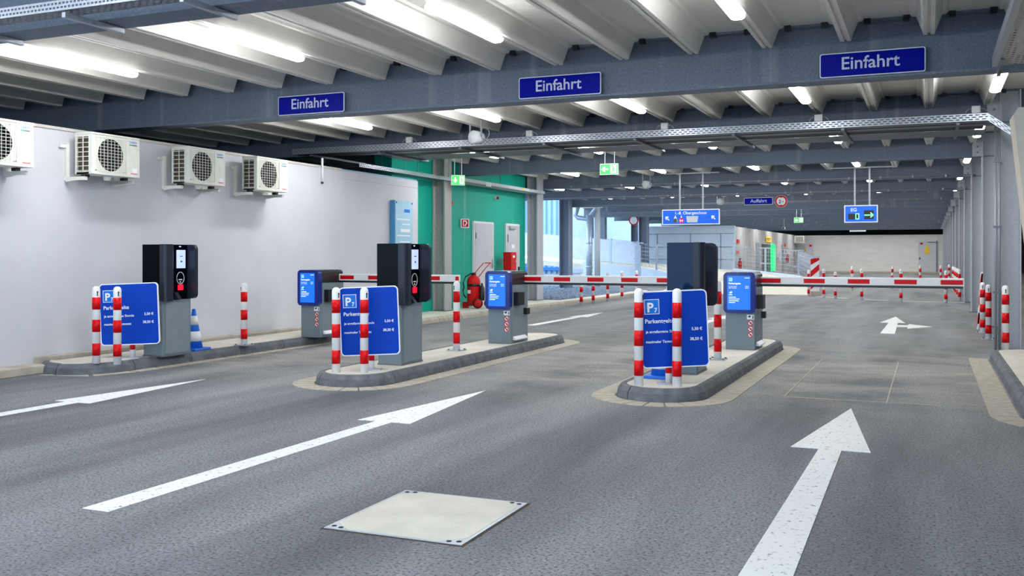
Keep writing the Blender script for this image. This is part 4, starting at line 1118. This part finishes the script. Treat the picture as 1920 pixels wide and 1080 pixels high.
fence('open mesh fence on the lower inner edge of the ramp', [(-9.25, 38.3, .38), (-10.0, 40.3, .54), (-10.9, 41.2, .68), (-11.85, 41.7, .79)], 1.1, False, True)
fence('open mesh fence with clamped posts on the outer edge of the ramp', [(-3.85, 36.6, .22), (-5.0, 41.9, .46), (-6.65, 43.8, .58), (-8.25, 45.0, .70), (-10.2, 45.8, .84)], 1.08, False, True)
# drainpipe by the ramp
t = thing('drainpipe', 'galvanised drainpipe with bend in front of the ramp fence', 'pipe', (-13.1, 38.6, 0))
MB().rod((0, 0, 0), (0, 0, 3.0), .13, 16).build('pipe', GALVP, t)
MB().tube([(0, 0, 2.75), (-.12, 0, 2.85), (-.5, 0, 2.9), (-.62, 0, 3.0), (-.5, 0, 3.4)], .1, 10).tube([(0, 0, 2.9), (.3, 0, 3.3), (.45, 0, 3.5)], .09, 10).build('branch', GALVP, t)
MB().rod((.32, .12, 0), (.32, .12, 3.6), .12, 12).build('support_post', GALV, t)
for z in (.8, 1.8): MB().lathe([(.145, z), (.145, z + .06)], 16).build('collar', ZINC, t)
t = thing('slanted_post', 'flat steel post standing against the ramp wall', 'post', (-11.45, 40.2, 0)); MB().box(-.12, .12, -.05, .05, .25, 1.75).build('plate', GALVP, t); MB().box(-.06, .06, .05, .12, 0, 1.5).build('stay', GALVP, t)
t = thing('round_sign', 'small round red-rimmed sign on a column by the ramp', 'sign', (-14.3, 49.4, 2.85)); m = MB(); ring(m, 0, .3, .26, .2, -.02, 0, 20); m.build('rim', REDM, t); MB().prism(circ(.2, 20, 0, .3), 'y', -.015, 0).build('disc', SIGNW, t)
t = thing('cabinet', 'grey electrical cabinet behind the ramp fence', 'cabinet', (-11.2, 48.6, .75)); MB().box(-.75, .5, -.3, .3, 0, .8, .02).build('body', PED, t)
for x in (-.5, -.1, .3): MB().box(x - .13, x + .13, -.31, -.3, .3, .7).build('door', PED2, t)
MB().box(-.75, .5, -.3, .3, -.75, 0).build('base', KERBL, t)

# gravel bed
gb = MB().prism([(-9.22, 24.7), (-9.2, 31.5), (-9.7, 35.5), (-14, 39), (-26, 40), (-26, 24.7)], 'z', .0, .05).build('gravel_base', mat('gravel_base', (116, 126, 140), .95, 0, .5, 40, .8, 60))
tag(gb, 'bed of loose gravel beyond the green building', 'gravel')
ico = [(0, 0, 1), (.9, 0, .2), (.28, .85, .2), (-.72, .52, .2), (-.72, -.52, .2), (.28, -.85, .2), (0, 0, -.4)]
icf = [(0, 1, 2), (0, 2, 3), (0, 3, 4), (0, 4, 5), (0, 5, 1), (6, 2, 1), (6, 3, 2), (6, 4, 3), (6, 5, 4), (6, 1, 5)]
m = MB()
for _ in range(5200):
    y = random.uniform(24.9, 36.5); xr = -9.4 if y < 32 else -9.4 - (y - 32) * .9; x = random.uniform(xr - 6.5, xr); s = random.uniform(.03, .075)
    a = random.uniform(0, 6.28); c_, s_ = math.cos(a), math.sin(a); e = random.uniform(.6, 1)
    m.add([(x + s * (p * c_ - q * e * s_), y + s * (p * s_ + q * e * c_), .05 + s * r * .8) for p, q, r in ico], icf)
o = m.build('gravel', STONE); o['kind'] = 'stuff'; tag(o, 'loose grey stones lying on the gravel bed', 'gravel')

# ================================================================== buildings outside
t = thing('corrugated_hall', 'pale corrugated hall facade outside beyond the ramp', 'building', (-36, 64, 0))
m = MB()
for k in range(61):
    x = -12 + .4 * k
    m.add([(x, 0, 0), (x + .2, 0, 0), (x + .25, .14, 0), (x + .35, .14, 0), (x + .4, 0, 0), (x, 0, 11), (x + .2, 0, 11), (x + .25, .14, 11), (x + .35, .14, 11), (x + .4, 0, 11)],
          [(0, 1, 6, 5), (1, 2, 7, 6), (2, 3, 8, 7), (3, 4, 9, 8)])
m.build('corrugated_sheet', FACADE, t)
MB().box(-12, 12.4, .15, 8, 0, 11).build('wall', FACW, t)
MB().box(-12, 12.4, -.25, -.05, .25, .45).box(-12, 12.4, -.25, -.05, .75, .85).build('crash_rail', BLUEC, t)
t = thing('white_building', 'white rendered building with a window outside behind the ramp', 'building', (-20, 70, 0))
MB().box(-3.4, 8, 0, 8, 0, 9).build('wall', FACW, t)
w_ = MB().box(2.7, 4.1, -.06, 0, 2.6, 4.4).build('window', FACADE, t)
for a in (2.78, 3.45): MB().box(a, a + .58, -.08, -.05, 2.7, 3.45).box(a, a + .58, -.08, -.05, 3.55, 4.3).build('pane', mat('pane_blue', (120, 170, 215), .2), w_)
t = thing('no_entry_sign', 'round pink-red no-entry sign outside left of the slim column', 'sign', (-23.1, 50.5, 0))
MB().rod((0, .05, 0), (0, .05, 3.1), .04).build('post', GALVP, t); MB().prism(circ(.62, 24, 0, 2.9), 'y', -.02, .02).build('disc', mat('faded_red', (226, 60, 92), .5), t); MB().box(-.45, .45, -.03, -.02, 2.8, 3.0).build('bar', SIGNW, t)
